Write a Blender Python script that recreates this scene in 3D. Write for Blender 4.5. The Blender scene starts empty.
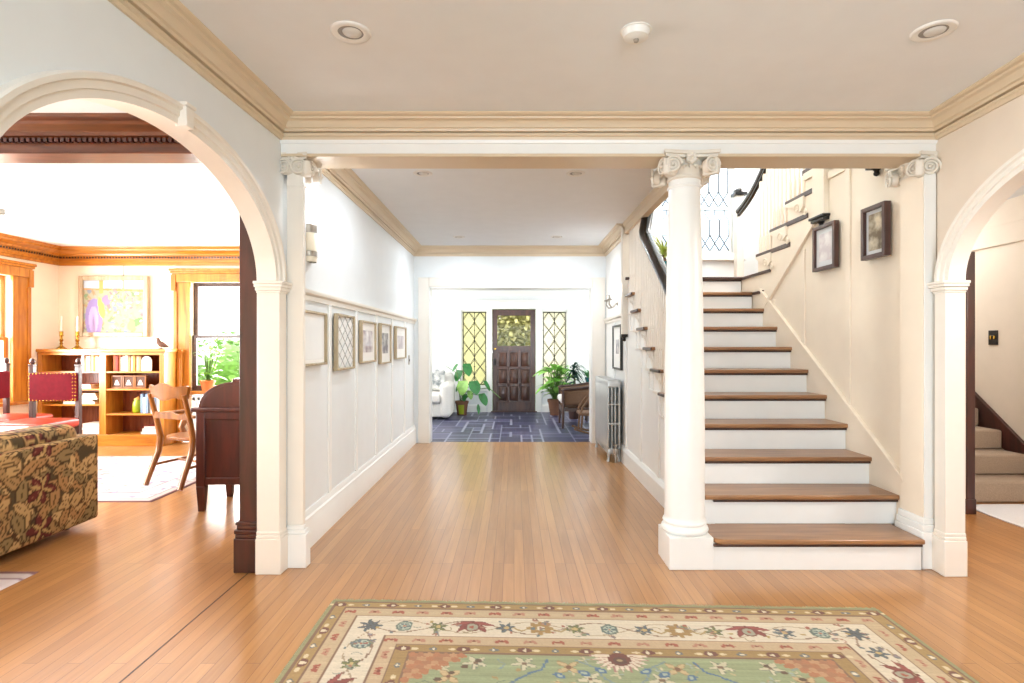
import bpy, math, random
import numpy as np
from mathutils import Vector, Matrix
random.seed(7)
S = bpy.context.scene
COL = S.collection
PI = math.pi
F = 560.0; CX = 514.0; CY = 346.0; EYE = 1.32

# ------------------------------------------------------------------ materials
def lin(h):
    h = h.lstrip('#')
    o = []
    for i in (0, 2, 4):
        c = int(h[i:i+2], 16) / 255
        o.append(c / 12.92 if c <= .04045 else ((c + .055) / 1.055) ** 2.4)
    return tuple(o) + (1.0,)

def nmat(name):
    m = bpy.data.materials.new(name); m.use_nodes = True
    nt = m.node_tree; b = nt.nodes['Principled BSDF']
    return m, nt, b

def mat(name, col, rough=.5, metal=0.0, var=.06, scale=6.0, bump=0.0, stretch=(1, 1, 1), coat=0.0, spec=.5):
    """plain surface with a faint noise variation"""
    m, nt, b = nmat(name)
    c = lin(col) if isinstance(col, str) else col
    tc = nt.nodes.new('ShaderNodeTexCoord'); mp = nt.nodes.new('ShaderNodeMapping')
    mp.inputs['Scale'].default_value = stretch
    n = nt.nodes.new('ShaderNodeTexNoise'); n.inputs['Scale'].default_value = scale; n.inputs['Detail'].default_value = 4
    r = nt.nodes.new('ShaderNodeValToRGB')
    r.color_ramp.elements[0].position = .3; r.color_ramp.elements[1].position = .7
    r.color_ramp.elements[0].color = tuple(x * (1 - var) for x in c[:3]) + (1,)
    r.color_ramp.elements[1].color = tuple(min(1, x * (1 + var)) for x in c[:3]) + (1,)
    L = nt.links.new
    L(tc.outputs['Object'], mp.inputs[0]); L(mp.outputs[0], n.inputs['Vector']); L(n.outputs['Fac'], r.inputs[0]); L(r.outputs[0], b.inputs['Base Color'])
    b.inputs['Roughness'].default_value = rough; b.inputs['Metallic'].default_value = metal
    b.inputs['Specular IOR Level'].default_value = spec
    if coat: b.inputs['Coat Weight'].default_value = coat; b.inputs['Coat Roughness'].default_value = .12
    if bump:
        bp = nt.nodes.new('ShaderNodeBump'); bp.inputs['Strength'].default_value = bump; bp.inputs['Distance'].default_value = .004
        L(n.outputs['Fac'], bp.inputs['Height']); L(bp.outputs[0], b.inputs['Normal'])
    return m

def wood(name, c1, c2, axis='Z', rough=.35, coat=.2, scale=9.0):
    st = {'X': (.12, 1, 1), 'Y': (1, .12, 1), 'Z': (1, 1, .12)}[axis]
    m, nt, b = nmat(name); L = nt.links.new
    tc = nt.nodes.new('ShaderNodeTexCoord'); mp = nt.nodes.new('ShaderNodeMapping')
    mp.inputs['Scale'].default_value = tuple(s * scale for s in st)
    n = nt.nodes.new('ShaderNodeTexNoise'); n.inputs['Scale'].default_value = 2.2; n.inputs['Detail'].default_value = 8; n.inputs['Distortion'].default_value = .6
    r = nt.nodes.new('ShaderNodeValToRGB')
    r.color_ramp.elements[0].position = .32; r.color_ramp.elements[1].position = .68
    r.color_ramp.elements[0].color = lin(c1); r.color_ramp.elements[1].color = lin(c2)
    L(tc.outputs['Object'], mp.inputs[0]); L(mp.outputs[0], n.inputs['Vector']); L(n.outputs['Fac'], r.inputs[0]); L(r.outputs[0], b.inputs['Base Color'])
    b.inputs['Roughness'].default_value = rough; b.inputs['Coat Weight'].default_value = coat; b.inputs['Coat Roughness'].default_value = .15
    return m

def colattr_mat(name, rough=.9, bump=.3, bscale=350):
    m, nt, b = nmat(name); L = nt.links.new
    a = nt.nodes.new('ShaderNodeVertexColor'); a.layer_name = 'Col'
    tc = nt.nodes.new('ShaderNodeTexCoord'); n = nt.nodes.new('ShaderNodeTexNoise'); n.inputs['Scale'].default_value = bscale
    bp = nt.nodes.new('ShaderNodeBump'); bp.inputs['Strength'].default_value = bump; bp.inputs['Distance'].default_value = .003
    L(a.outputs['Color'], b.inputs['Base Color']); L(tc.outputs['Object'], n.inputs['Vector']); L(n.outputs['Fac'], bp.inputs['Height']); L(bp.outputs[0], b.inputs['Normal'])
    b.inputs['Roughness'].default_value = rough; b.inputs['Specular IOR Level'].default_value = .2
    return m

def glass(name, tint=(1, 1, 1, 1), refl=.004):
    m = bpy.data.materials.new(name); m.use_nodes = True; nt = m.node_tree; nt.nodes.clear(); L = nt.links.new
    o = nt.nodes.new('ShaderNodeOutputMaterial'); mx = nt.nodes.new('ShaderNodeMixShader'); t = nt.nodes.new('ShaderNodeBsdfTransparent'); g = nt.nodes.new('ShaderNodeBsdfGlossy')
    t.inputs[0].default_value = tint; g.inputs['Roughness'].default_value = .03; mx.inputs[0].default_value = refl
    L(t.outputs[0], mx.inputs[1]); L(g.outputs[0], mx.inputs[2]); L(mx.outputs[0], o.inputs[0])
    return m

def obscure(name, tint):
    m = bpy.data.materials.new(name); m.use_nodes = True; nt = m.node_tree; nt.nodes.clear(); L = nt.links.new
    o = nt.nodes.new('ShaderNodeOutputMaterial'); a = nt.nodes.new('ShaderNodeMixShader'); c = nt.nodes.new('ShaderNodeMixShader')
    t = nt.nodes.new('ShaderNodeBsdfTransparent'); tr = nt.nodes.new('ShaderNodeBsdfTranslucent'); g = nt.nodes.new('ShaderNodeBsdfGlossy')
    t.inputs[0].default_value = tint; tr.inputs[0].default_value = tint; g.inputs['Roughness'].default_value = .1
    n = nt.nodes.new('ShaderNodeTexNoise'); n.inputs['Scale'].default_value = 7; r = nt.nodes.new('ShaderNodeMapRange'); r.inputs[3].default_value = .62; r.inputs[4].default_value = .92
    tc = nt.nodes.new('ShaderNodeTexCoord'); L(tc.outputs['Object'], n.inputs['Vector']); L(n.outputs['Fac'], r.inputs[0]); L(r.outputs[0], a.inputs[0])
    L(t.outputs[0], a.inputs[1]); L(tr.outputs[0], a.inputs[2]); c.inputs[0].default_value = .05; L(a.outputs[0], c.inputs[1]); L(g.outputs[0], c.inputs[2]); L(c.outputs[0], o.inputs[0])
    return m

def plank_floor():
    m, nt, b = nmat('honey strip floor'); L = nt.links.new
    tc = nt.nodes.new('ShaderNodeTexCoord'); mp = nt.nodes.new('ShaderNodeMapping'); mp.inputs['Rotation'].default_value = (0, 0, PI / 2)
    br = nt.nodes.new('ShaderNodeTexBrick'); br.offset = .37; br.offset_frequency = 3; br.squash = 1
    br.inputs['Scale'].default_value = 1; br.inputs['Brick Width'].default_value = 1.7; br.inputs['Row Height'].default_value = .062
    br.inputs['Mortar Size'].default_value = .0016; br.inputs['Mortar Smooth'].default_value = .3; br.inputs['Bias'].default_value = 0
    br.inputs['Color1'].default_value = lin('#bb8850'); br.inputs['Color2'].default_value = lin('#aa7844'); br.inputs['Mortar'].default_value = lin('#80552f')
    mp2 = nt.nodes.new('ShaderNodeMapping'); mp2.inputs['Scale'].default_value = (30, 1.6, 1)
    n = nt.nodes.new('ShaderNodeTexNoise'); n.inputs['Scale'].default_value = 1.5; n.inputs['Detail'].default_value = 6; n.inputs['Distortion'].default_value = .8
    r = nt.nodes.new('ShaderNodeValToRGB'); r.color_ramp.elements[0].position = .3; r.color_ramp.elements[1].position = .75
    r.color_ramp.elements[0].color = (.84, .80, .76, 1); r.color_ramp.elements[1].color = (1.04, 1.04, 1.04, 1)
    mx = nt.nodes.new('ShaderNodeMix'); mx.data_type = 'RGBA'; mx.blend_type = 'MULTIPLY'; mx.inputs['Factor'].default_value = 1
    L(tc.outputs['Object'], mp.inputs[0]); L(mp.outputs[0], br.inputs['Vector']); L(tc.outputs['Object'], mp2.inputs[0]); L(mp2.outputs[0], n.inputs['Vector']); L(n.outputs['Fac'], r.inputs[0])
    L(br.outputs['Color'], mx.inputs['A']); L(r.outputs[0], mx.inputs['B']); L(mx.outputs['Result'], b.inputs['Base Color'])
    b.inputs['Roughness'].default_value = .32; b.inputs['Coat Weight'].default_value = .55; b.inputs['Coat Roughness'].default_value = .17
    bp = nt.nodes.new('ShaderNodeBump'); bp.inputs['Strength'].default_value = .25; bp.inputs['Distance'].default_value = .002; bp.invert = True
    L(br.outputs['Fac'], bp.inputs['Height']); L(bp.outputs[0], b.inputs['Normal'])
    return m

MT = {}
MT['floor'] = plank_floor()
MT['gap'] = mat('pale grey metal', '#8f8b86', .5)
MT['ceil'] = mat('ceiling white', '#e3e6e8', .8, var=.015)
MT['wallw'] = mat('cool white paint', '#e0e4e5', .6, var=.015)
MT['wallb'] = mat('beige paint', '#ddd0c0', .6, var=.02)
MT['white'] = mat('white gloss paint', '#ebebe8', .32, var=.015)
MT['cream'] = mat('cream gloss paint', '#e6e0d6', .35, var=.02)
MT['tan'] = mat('cream trim toned for warm light', '#d3c0a4', .4, var=.02)  # cream trim, with warm light and shade mixed into the tan
MT['ivory'] = mat('ivory plaster', '#e0d9cd', .5, var=.03)
MT['stairw'] = mat('warm ivory paint', '#eaddca', .5, var=.02)
MT['lroom'] = mat('pale cream plaster', '#f0e6d0', .7, var=.02)
MT['tread'] = wood('oak tread', '#815839', '#a2774f', 'X', .35, .25)
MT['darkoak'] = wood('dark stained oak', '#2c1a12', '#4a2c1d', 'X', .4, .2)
MT['rail'] = mat('black handrail varnish', '#15110f', .22, var=.1, coat=.4)
MT['mahog'] = wood('dark mahogany', '#2c120e', '#481e17', 'Z', .32, .3)
MT['mahogx'] = wood('dark mahogany long grain', '#45200f', '#6a3a20', 'X', .3, .35)
MT['desk'] = wood('burgundy mahogany desk', '#30100c', '#4c1c14', 'Z', .33, .3)
MT['honey'] = wood('honey oak trim', '#a8641a', '#cc8830', 'Z', .35, .3)
MT['honeyx'] = wood('honey oak long trim', '#a8641a', '#cc8830', 'X', .35, .3)
MT['cherry'] = wood('cherry bookcase', '#74351c', '#95502c', 'Z', .35, .25)
MT['chairw'] = wood('golden oak chair', '#713f12', '#965c1e', 'Z', .3, .35)
MT['door'] = wood('dark oak door', '#3a2118', '#573526', 'Z', .4, .2)
MT['silver'] = mat('silver radiator paint', '#b9bab8', .35, .55, var=.05)
MT['brass'] = mat('brass', '#b8933e', .25, 1, var=.05)
MT['chrome'] = mat('brushed nickel', '#a9a39a', .3, .9, var=.05)
MT['iron'] = mat('dark iron', '#221d1a', .4, .3, var=.05)
MT['lead'] = mat('lead came', '#3b3a38', .5, .4, var=.05)
MT['leather'] = mat('burgundy leather', '#6a0f1e', .8, var=.12, scale=18, bump=.2, spec=.2)
MT['redseat'] = mat('red leather seat', '#a83018', .35, var=.1, scale=18, bump=.2)
MT['wax'] = mat('white wax', '#f2eee2', .5, var=.02)
MT['paper'] = mat('white paper', '#ecebe6', .8, var=.03)
MT['beigeframe'] = wood('pale oak frame', '#9c8a6c', '#bfae90', 'Z', .4, .1)
MT['darkframe'] = wood('walnut frame', '#3e2723', '#54362e', 'Z', .35, .2)
MT['blackframe'] = mat('black frame', '#1c1a19', .35)
MT['whitecloth'] = mat('white upholstery', '#dedbd5', .9, var=.04, scale=60, bump=.3)
MT['throw'] = mat('white throw', '#eceaec', .9, var=.04, scale=60, bump=.4)
MT['redcloth'] = mat('red throw edge', '#8c1f2c', .9, var=.05)
MT['carpet'] = mat('beige stair carpet', '#a08c78', .95, var=.12, scale=120, bump=.6)
MT['palemat'] = mat('pale mat wool', '#dfe0e4', .95, var=.06, scale=150, bump=.5)
MT['terra'] = mat('terracotta', '#6e4a36', .8, var=.1)
MT['chart'] = mat('chartreuse glaze', '#8a9a12', .35, var=.1)
MT['teal'] = mat('teal glaze', '#0f5458', .25, var=.1)
MT['soil'] = mat('potting soil', '#2a1d14', .95, var=.3, scale=60, bump=.6)
MT['leafg'] = mat('deep green leaf', '#2f7a3a', .4, var=.35, scale=9)
MT['leafb'] = mat('bright green leaf', '#94d060', .5, var=.35, scale=9)
MT['leafl'] = mat('lime green leaf', '#8fc05a', .4, var=.3, scale=9)
MT['leafd'] = mat('dark palm leaf', '#23473a', .4, var=.3, scale=9)
MT['leafy'] = mat('yellow green blade', '#a8b45a', .5, var=.25, scale=9)
MT['stem'] = mat('green stem', '#5a7a3a', .5, var=.15)
MT['wicker'] = mat('brown wicker', '#6e5038', .7, var=.35, scale=90, bump=.8)
MT['cane'] = wood('dark cane wood', '#35221a', '#4d342a', 'Z', .4, .2)
MT['glass'] = glass('clear window glass')
MT['landglass'] = obscure('grey blue obscure glass', (.70, .76, .82, 1))
MT['amber'] = obscure('pale amber obscure glass', (1, .95, .70, 1))
MT['leadglass'] = obscure('pale obscure glass', (1, .95, .84, 1))
MT['plastic'] = mat('white plastic', '#e4e2dd', .4, var=.01)
MT['opal'] = mat('opal shade', '#efe6d2', .4, var=.02)
MT['bulbglass'] = mat('frosted lamp glass', '#cfccc6', .3, var=.02)
MT['grass'] = mat('garden grass', '#5d7a3a', .95, var=.3, scale=3)
MT['hedge'] = mat('sunlit hedge leaves', '#bcb676', .8, var=.45, scale=14)

# ------------------------------------------------------------------ mesh helper
class M:
    def __init__(s): s.v = []; s.f = []; s.mi = []; s.cur = 0
    def mark(s): return len(s.v)
    def addf(s, *idx): s.f.append(tuple(idx)); s.mi.append(s.cur)
    def add(s, vs, fs):
        b = len(s.v); s.v.extend([Vector(v) for v in vs])
        for f in fs: s.addf(*[b + i for i in f])
    def xf(s, start, mtx):
        for i in range(start, len(s.v)): s.v[i] = mtx @ s.v[i]
        return s
    def box(s, x0, x1, y0, y1, z0, z1):
        if x0 > x1: x0, x1 = x1, x0
        if y0 > y1: y0, y1 = y1, y0
        if z0 > z1: z0, z1 = z1, z0
        s.add([(x0,y0,z0),(x1,y0,z0),(x1,y1,z0),(x0,y1,z0),(x0,y0,z1),(x1,y0,z1),(x1,y1,z1),(x0,y1,z1)],
              [(0,3,2,1),(4,5,6,7),(0,1,5,4),(1,2,6,5),(2,3,7,6),(3,0,4,7)]); return s
    def prism(s, pts, axis, a0, a1):
        """extrude 2-D polygon pts along axis; 'x': pts=(y,z); 'y': pts=(x,z); 'z': pts=(x,y)"""
        def P(p, a): return {'x': (a, p[0], p[1]), 'y': (p[0], a, p[1]), 'z': (p[0], p[1], a)}[axis]
        n = len(pts)
        vs = [P(p, a0) for p in pts] + [P(p, a1) for p in pts]
        fs = [tuple(range(n)), tuple(range(2*n-1, n-1, -1))] + [(i, n+i, n+(i+1) % n, (i+1) % n) for i in range(n)]
        s.add(vs, fs); return s
    def lathe(s, prof, c=(0, 0, 0), seg=24, a0=0, a1=2*PI):
        full = abs(a1 - a0 - 2*PI) < 1e-6; b = len(s.v); n = seg if full else seg + 1
        for r, z in prof:
            for i in range(n):
                a = a0 + (a1 - a0) * i / seg
                s.v.append(Vector((c[0] + r*math.cos(a), c[1] + r*math.sin(a), c[2] + z)))
        for j in range(len(prof) - 1):
            for i in range(seg):
                k = (i + 1) % n
                s.addf(b+j*n+i, b+j*n+k, b+(j+1)*n+k, b+(j+1)*n+i)
        if full:
            if prof[0][0] > 1e-5: s.addf(*[b+i for i in range(n-1, -1, -1)])
            if prof[-1][0] > 1e-5: s.addf(*[b+(len(prof)-1)*n+i for i in range(n)])
        return s
    def tube(s, path, rad, seg=8, cap=True, flat=1.0):
        path = [Vector(p) for p in path]; n = len(path)
        if not isinstance(rad, (list, tuple)): rad = [rad] * n
        b = len(s.v); up = None
        for i, p in enumerate(path):
            t = (path[min(i+1, n-1)] - path[max(i-1, 0)])
            t = t.normalized() if t.length > 1e-9 else Vector((0, 0, 1))
            if up is None:
                up = Vector((0, 0, 1)) if abs(t.z) < .9 else Vector((1, 0, 0))
            up = (up - t * up.dot(t)); up = up.normalized() if up.length > 1e-6 else t.orthogonal().normalized()
            sd = t.cross(up)
            for k in range(seg):
                a = 2*PI*k/seg
                s.v.append(p + sd*(math.cos(a)*rad[i]) + up*(math.sin(a)*rad[i]*flat))
        for i in range(n-1):
            for k in range(seg):
                k2 = (k+1) % seg
                s.addf(b+i*seg+k, b+i*seg+k2, b+(i+1)*seg+k2, b+(i+1)*seg+k)
        if cap:
            s.addf(*[b+k for k in range(seg-1, -1, -1)]); s.addf(*[b+(n-1)*seg+k for k in range(seg)])
        return s
    def sweep(s, path, prof, closed=False, capped=True):
        """sweep a closed profile (p = offset to the left of travel, z) along a horizontal path with mitres"""
        P = [Vector(p) for p in path]; n = len(P); b = len(s.v); m = len(prof)
        for i in range(n):
            dirs = []
            if i > 0 or closed: dirs.append((P[i] - P[i-1]).normalized())
            if i < n-1 or closed: dirs.append((P[(i+1) % n] - P[i]).normalized())
            ns = [Vector((-d.y, d.x, 0)) for d in dirs]
            nn = sum(ns, Vector()); nn.normalize(); nn = nn / max(.2, nn.dot(ns[0]))
            for p, z in prof: s.v.append(P[i] + nn*p + Vector((0, 0, z)))
        for i in range(n if closed else n-1):
            j = (i+1) % n
            for k in range(m):
                k2 = (k+1) % m
                s.addf(b+i*m+k, b+j*m+k, b+j*m+k2, b+i*m+k2)
        if not closed and capped:
            s.addf(*[b+k for k in range(m)]); s.addf(*[b+(n-1)*m+k for k in range(m-1, -1, -1)])
        return s
    def rbox(s, x0, x1, y0, y1, z0, z1, r, n=5, puff=0.0, res=None):
        """rounded, optionally puffed box made from a dense cube grid"""
        c = Vector(((x0+x1)/2, (y0+y1)/2, (z0+z1)/2)); h = Vector((abs(x1-x0)/2, abs(y1-y0)/2, abs(z1-z0)/2))
        r = min(r, min(h)*.98)
        def axis(hh, cnt):
            inner = hh - r
            t = [-hh + r*(1-math.cos(PI/2*i/n)) for i in range(n)]
            k = max(1, cnt); mid = [-inner + 2*inner*i/k for i in range(k+1)]
            return t + mid + [-x for x in reversed(t)]
        cnts = [max(2, int(2*(hh-r)/res)) if res else 4 for hh in h]
        A = [axis(h[i], cnts[i]) for i in range(3)]
        idx = {}
        def vert(i, j, k):
            key = (i, j, k)
            if key in idx: return idx[key]
            p = Vector((A[0][i], A[1][j], A[2][k]))
            q = Vector([max(-(h[a]-r), min(h[a]-r, p[a])) for a in range(3)])
            d = p - q
            # direction from the clamped core, re-spread so that the corner is a sphere
            if d.length > 1e-9: p = q + d.normalized()*r
            if puff:
                u = [p[a]/h[a] for a in range(3)]
                e = (1-u[0]**4)*(1-u[1]**4)
                p.z += math.copysign(puff*e, p.z) if abs(p.z) > 1e-6 else 0
            idx[key] = len(s.v); s.v.append(c + p); return idx[key]
        nx, ny, nz = (len(a)-1 for a in A)
        for i in range(nx):
            for j in range(ny):
                s.addf(vert(i,j,0), vert(i,j+1,0), vert(i+1,j+1,0), vert(i+1,j,0))
                s.addf(vert(i,j,nz), vert(i+1,j,nz), vert(i+1,j+1,nz), vert(i,j+1,nz))
        for i in range(nx):
            for k in range(nz):
                s.addf(vert(i,0,k), vert(i+1,0,k), vert(i+1,0,k+1), vert(i,0,k+1))
                s.addf(vert(i,ny,k), vert(i,ny,k+1), vert(i+1,ny,k+1), vert(i+1,ny,k))
        for j in range(ny):
            for k in range(nz):
                s.addf(vert(0,j,k), vert(0,j,k+1), vert(0,j+1,k+1), vert(0,j+1,k))
                s.addf(vert(nx,j,k), vert(nx,j+1,k), vert(nx,j+1,k+1), vert(nx,j,k+1))
        return s
    def build(s, name, m, parent=None, smooth=35, bevel=0, colfn=None, fix=True):
        me = bpy.data.meshes.new(name)
        off = Vector((0, 0, 0)); p = parent
        while p is not None: off += p.location; p = p.parent
        me.from_pydata([tuple(v - off) for v in s.v], [], s.f)
        ms = m if isinstance(m, (list, tuple)) else [m]
        for q in ms: me.materials.append(MT[q] if isinstance(q, str) else q)
        if len(ms) > 1: me.polygons.foreach_set('material_index', s.mi)
        me.validate()
        if fix and len(s.f) < 6000:
            import bmesh
            bm = bmesh.new(); bm.from_mesh(me); bmesh.ops.recalc_face_normals(bm, faces=bm.faces); bm.to_mesh(me); bm.free()
        if smooth:
            me.polygons.foreach_set('use_smooth', [True]*len(me.polygons)); me.set_sharp_from_angle(angle=math.radians(smooth))
        me.update()
        if colfn is not None:
            ca = me.color_attributes.new('Col', 'FLOAT_COLOR', 'POINT')
            co = np.empty(len(me.vertices)*3); me.vertices.foreach_get('co', co); co = co.reshape(-1, 3) + np.array(off)
            nm = np.empty(len(me.vertices)*3); me.vertices.foreach_get('normal', nm); nm = nm.reshape(-1, 3)
            c = colfn(co, nm); c4 = np.ones((len(c), 4)); c4[:, :3] = c
            ca.data.foreach_set('color', c4.ravel())
        o = bpy.data.objects.new(name, me); COL.objects.link(o)
        if parent is not None: o.parent = parent
        if bevel:
            b = o.modifiers.new('Bevel', 'BEVEL'); b.width = bevel; b.segments = 2; b.limit_method = 'ANGLE'; b.angle_limit = math.radians(40)
        return o

def thing(name, label, cat, loc=(0, 0, 0), group=None):
    o = bpy.data.objects.new(name, None); COL.objects.link(o); o.location = loc
    o['label'] = label; o['category'] = cat
    if group: o['group'] = group
    return o
def tag(o, label, cat, group=None, kind=None):
    o['label'] = label; o['category'] = cat
    if group: o['group'] = group
    if kind: o['kind'] = kind
    return o
def struct(o, label=None, cat=None):
    o['kind'] = 'structure'
    if label: o['label'] = label; o['category'] = cat or 'room'
    return o
def sempty(name, label, cat, loc=(0, 0, 0)):
    o = bpy.data.objects.new(name, None); COL.objects.link(o); o.location = loc
    return struct(o, label, cat)
def dup(o, label=None, loc=None, rz=None, parent=None):
    c = o.copy(); COL.objects.link(c)
    if parent is not None: c.parent = parent
    if label: c['label'] = label
    if loc is not None: c.location = loc
    if rz is not None: c.rotation_euler = (0, 0, rz)
    for ch in list(o.children): dup(ch, parent=c)
    return c
def B(): return M()

class Canvas:
    """a small numpy raster, sampled onto mesh vertices as woven / printed pattern"""
    def __init__(s, w, h, res, bg, tile=False):
        s.w, s.h, s.res, s.tile = w, h, res, tile
        s.nx, s.ny = int(round(w/res)), int(round(h/res))
        s.X, s.Y = np.meshgrid((np.arange(s.nx)+.5)*res, (np.arange(s.ny)+.5)*res)
        s.A = np.ones((s.ny, s.nx, 3)) * np.array(lin(bg)[:3])
    def fill(s, mask, col, a=1.0):
        c = np.array(lin(col)[:3]) if isinstance(col, str) else np.array(col)
        s.A[mask] = s.A[mask]*(1-a) + c*a
    def win(s, cx, cy, r):
        i0, i1 = max(0, int((cx-r)/s.res)-1), min(s.nx, int((cx+r)/s.res)+2); j0, j1 = max(0, int((cy-r)/s.res)-1), min(s.ny, int((cy+r)/s.res)+2)
        if i0 >= i1 or j0 >= j1: return None
        return s.X[j0:j1, i0:i1], s.Y[j0:j1, i0:i1], s.A[j0:j1, i0:i1]
    def _d(s, cx, cy):
        dx = s.X - cx; dy = s.Y - cy
        if s.tile:
            dx = (dx + s.w/2) % s.w - s.w/2; dy = (dy + s.h/2) % s.h - s.h/2
        return dx, dy
    def ell(s, cx, cy, rx, ry, ang, col, a=1.0):
        if not s.tile:
            w = s.win(cx, cy, max(rx, ry))
            if w is None: return
            X, Y, A = w; dx = X-cx; dy = Y-cy; c, n = math.cos(ang), math.sin(ang)
            m = ((dx*c+dy*n)/rx)**2 + ((-dx*n+dy*c)/ry)**2 < 1
            A[m] = A[m]*(1-a) + np.array(lin(col)[:3])*a; return
        dx, dy = s._d(cx, cy); c, n = math.cos(ang), math.sin(ang)
        u = dx*c + dy*n; v = -dx*n + dy*c
        s.fill((u/rx)**2 + (v/ry)**2 < 1, col, a)
    def leaf(s, cx, cy, L, W, ang, col, edge, rib=None):
        """pointed leaf starting at (cx,cy), length L"""
        mx_, my_ = cx + math.cos(ang)*L/2, cy + math.sin(ang)*L/2; c, n = math.cos(ang), math.sin(ang)
        if s.tile: dx, dy = s._d(mx_, my_); A = s.A
        else:
            w = s.win(mx_, my_, max(L, W)/2)
            if w is None: return
            X, Y, A = w; dx = X-mx_; dy = Y-my_
        u = (dx*c + dy*n)/(L/2); v = (-dx*n + dy*c)/(W/2)
        uu = np.clip(np.abs(u), 0, 1); prof = (1 - uu**2.2)
        A[(np.abs(u) < 1) & (np.abs(v) < prof)] = lin(edge)[:3]
        A[(np.abs(u) < .9) & (np.abs(v) < prof*.8 - .05)] = lin(col)[:3]
        if rib: A[(np.abs(u) < .8) & (np.abs(v) < .06)] = lin(rib)[:3]
    def line(s, pts, w, col, a=1.0):
        for (x0, y0), (x1, y1) in zip(pts[:-1], pts[1:]):
            n = max(2, int(math.hypot(x1-x0, y1-y0)/(w*.5)))
            for i in range(n+1):
                t = i/n; s.ell(x0+(x1-x0)*t, y0+(y1-y0)*t, w/2, w/2, 0, col, a)
    def ring(s, cx, cy, r, n, pr, pw, col, cen, rc):
        for k in range(n):
            a = 2*PI*k/n; s.ell(cx+math.cos(a)*r, cy+math.sin(a)*r, pr, pw, a, col)
        s.ell(cx, cy, rc, rc, 0, cen)
    def sample(s, x, y):
        i = np.floor(x/s.res).astype(int); j = np.floor(y/s.res).astype(int)
        if s.tile: i %= s.nx; j %= s.ny
        else: i = np.clip(i, 0, s.nx-1); j = np.clip(j, 0, s.ny-1)
        return s.A[j, i]

def cells(name, axis, a, b, u0, u1, z0, z1, holes, m):
    """wall slab from a to b along its normal axis, spanning u0..u1 and z0..z1 with rectangular holes"""
    us = sorted({u0, u1, *[h[0] for h in holes], *[h[1] for h in holes]}); zs = sorted({z0, z1, *[h[2] for h in holes], *[h[3] for h in holes]})
    mm = B()
    for i in range(len(us)-1):
        run = None
        for j in range(len(zs)-1):
            uc, zc = (us[i]+us[i+1])/2, (zs[j]+zs[j+1])/2
            if any(h[0] < uc < h[1] and h[2] < zc < h[3] for h in holes):
                if run: _cell(mm, axis, a, b, us[i], us[i+1], *run); run = None
                continue
            run = (run[0], zs[j+1]) if run else (zs[j], zs[j+1])
        if run: _cell(mm, axis, a, b, us[i], us[i+1], *run)
    return mm.build(name, m, smooth=0)
def _cell(mm, axis, a, b, u0, u1, z0, z1):
    if axis == 'x': mm.box(a, b, u0, u1, z0, z1)
    else: mm.box(u0, u1, a, b, z0, z1)

H = 2.665
# ------------------------------------------------------------------ setting
RX0, RX1 = -6.3, 4.6
struct(B().box(-6.6, 4.8, -3.8, 7.7, -.12, 0).build('floor', 'floor', smooth=0), 'honey oak strip floor', 'floor')
def slate():
    c = Canvas(5.1, 3.7, .0125, '#8d8fa3'); r = random.Random(8); nx, ny_ = 34, 25; u = .15; used = set()
    pal = ['#3b3b55', '#44435f', '#4c4a66', '#37394f', '#50506c', '#3f4258']
    for j in range(ny_):
        for i in range(nx):
            if (i, j) in used: continue
            w, h = r.choice([(2, 3), (3, 2), (4, 2), (2, 2), (3, 3), (2, 4), (1, 2), (2, 1)])
            while w > 1 and any((i+k, j) in used for k in range(w)): w -= 1
            while h > 1 and any((i+a, j+b) in used for a in range(w) for b in range(h)): h -= 1
            for a in range(w):
                for b in range(h): used.add((i+a, j+b))
            g = .007; col = np.array(lin(r.choice(pal))[:3])*r.uniform(.85, 1.15)
            c.A[(c.X > i*u+g) & (c.X < (i+w)*u-g) & (c.Y > j*u+g) & (c.Y < (j+h)*u-g)] = col
    m = B(); nx, ny_ = 408, 296
    m.v = [Vector((-2.6+5.1*i/nx, 7.7+3.7*j/ny_, 0)) for j in range(ny_+1) for i in range(nx+1)]
    m.f = [(j*(nx+1)+i, j*(nx+1)+i+1, (j+1)*(nx+1)+i+1, (j+1)*(nx+1)+i) for j in range(ny_) for i in range(nx)]; m.mi = [0]*len(m.f)
    MT['slate'] = colattr_mat('blue grey slate', .35, .25, 30)
    o = m.build('floor_vestibule', 'slate', smooth=0, fix=False, colfn=lambda co, nm: c.sample(co[:, 0]+2.6, co[:, 1]-7.7))
    struct(o, 'blue grey slate floor of the entrance porch', 'floor')
slate()
struct(B().box(-1.62, 2.75, -3.8, 3.5, H, H+.1).build('ceiling', 'ceil', smooth=0), 'white ceiling of the front room', 'ceiling')
struct(B().box(-1.62, 1.27, 3.5, 7.8, H, H+.1).build('ceiling_hall', 'ceil', smooth=0), 'white ceiling of the hall', 'ceiling')
struct(B().box(-6.5, -1.62, -1.2, 7.9, H, H+.1).build('ceiling_study', 'ceil', smooth=0), 'white ceiling of the book room', 'ceiling')
struct(B().box(2.46, 3.6, -1.5, 4.36, H+.02, H+.12).box(3.6, 4.8, -1.5, 8.6, H+.02, H+.12).build('ceiling_side', 'ceil', smooth=0), 'ceiling of the side passage', 'ceiling')
struct(B().box(-2.6, 2.5, 7.8, 11.4, 2.42, 2.5).build('ceiling_vestibule', 'ceil', smooth=0), 'white porch ceiling', 'ceiling')
struct(B().box(1.1, 3.7, 3.45, 7.6, 5.3, 5.4).build('ceiling_stairwell', 'ceil', smooth=0), 'ceiling high above the stairs', 'ceiling')

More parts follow.
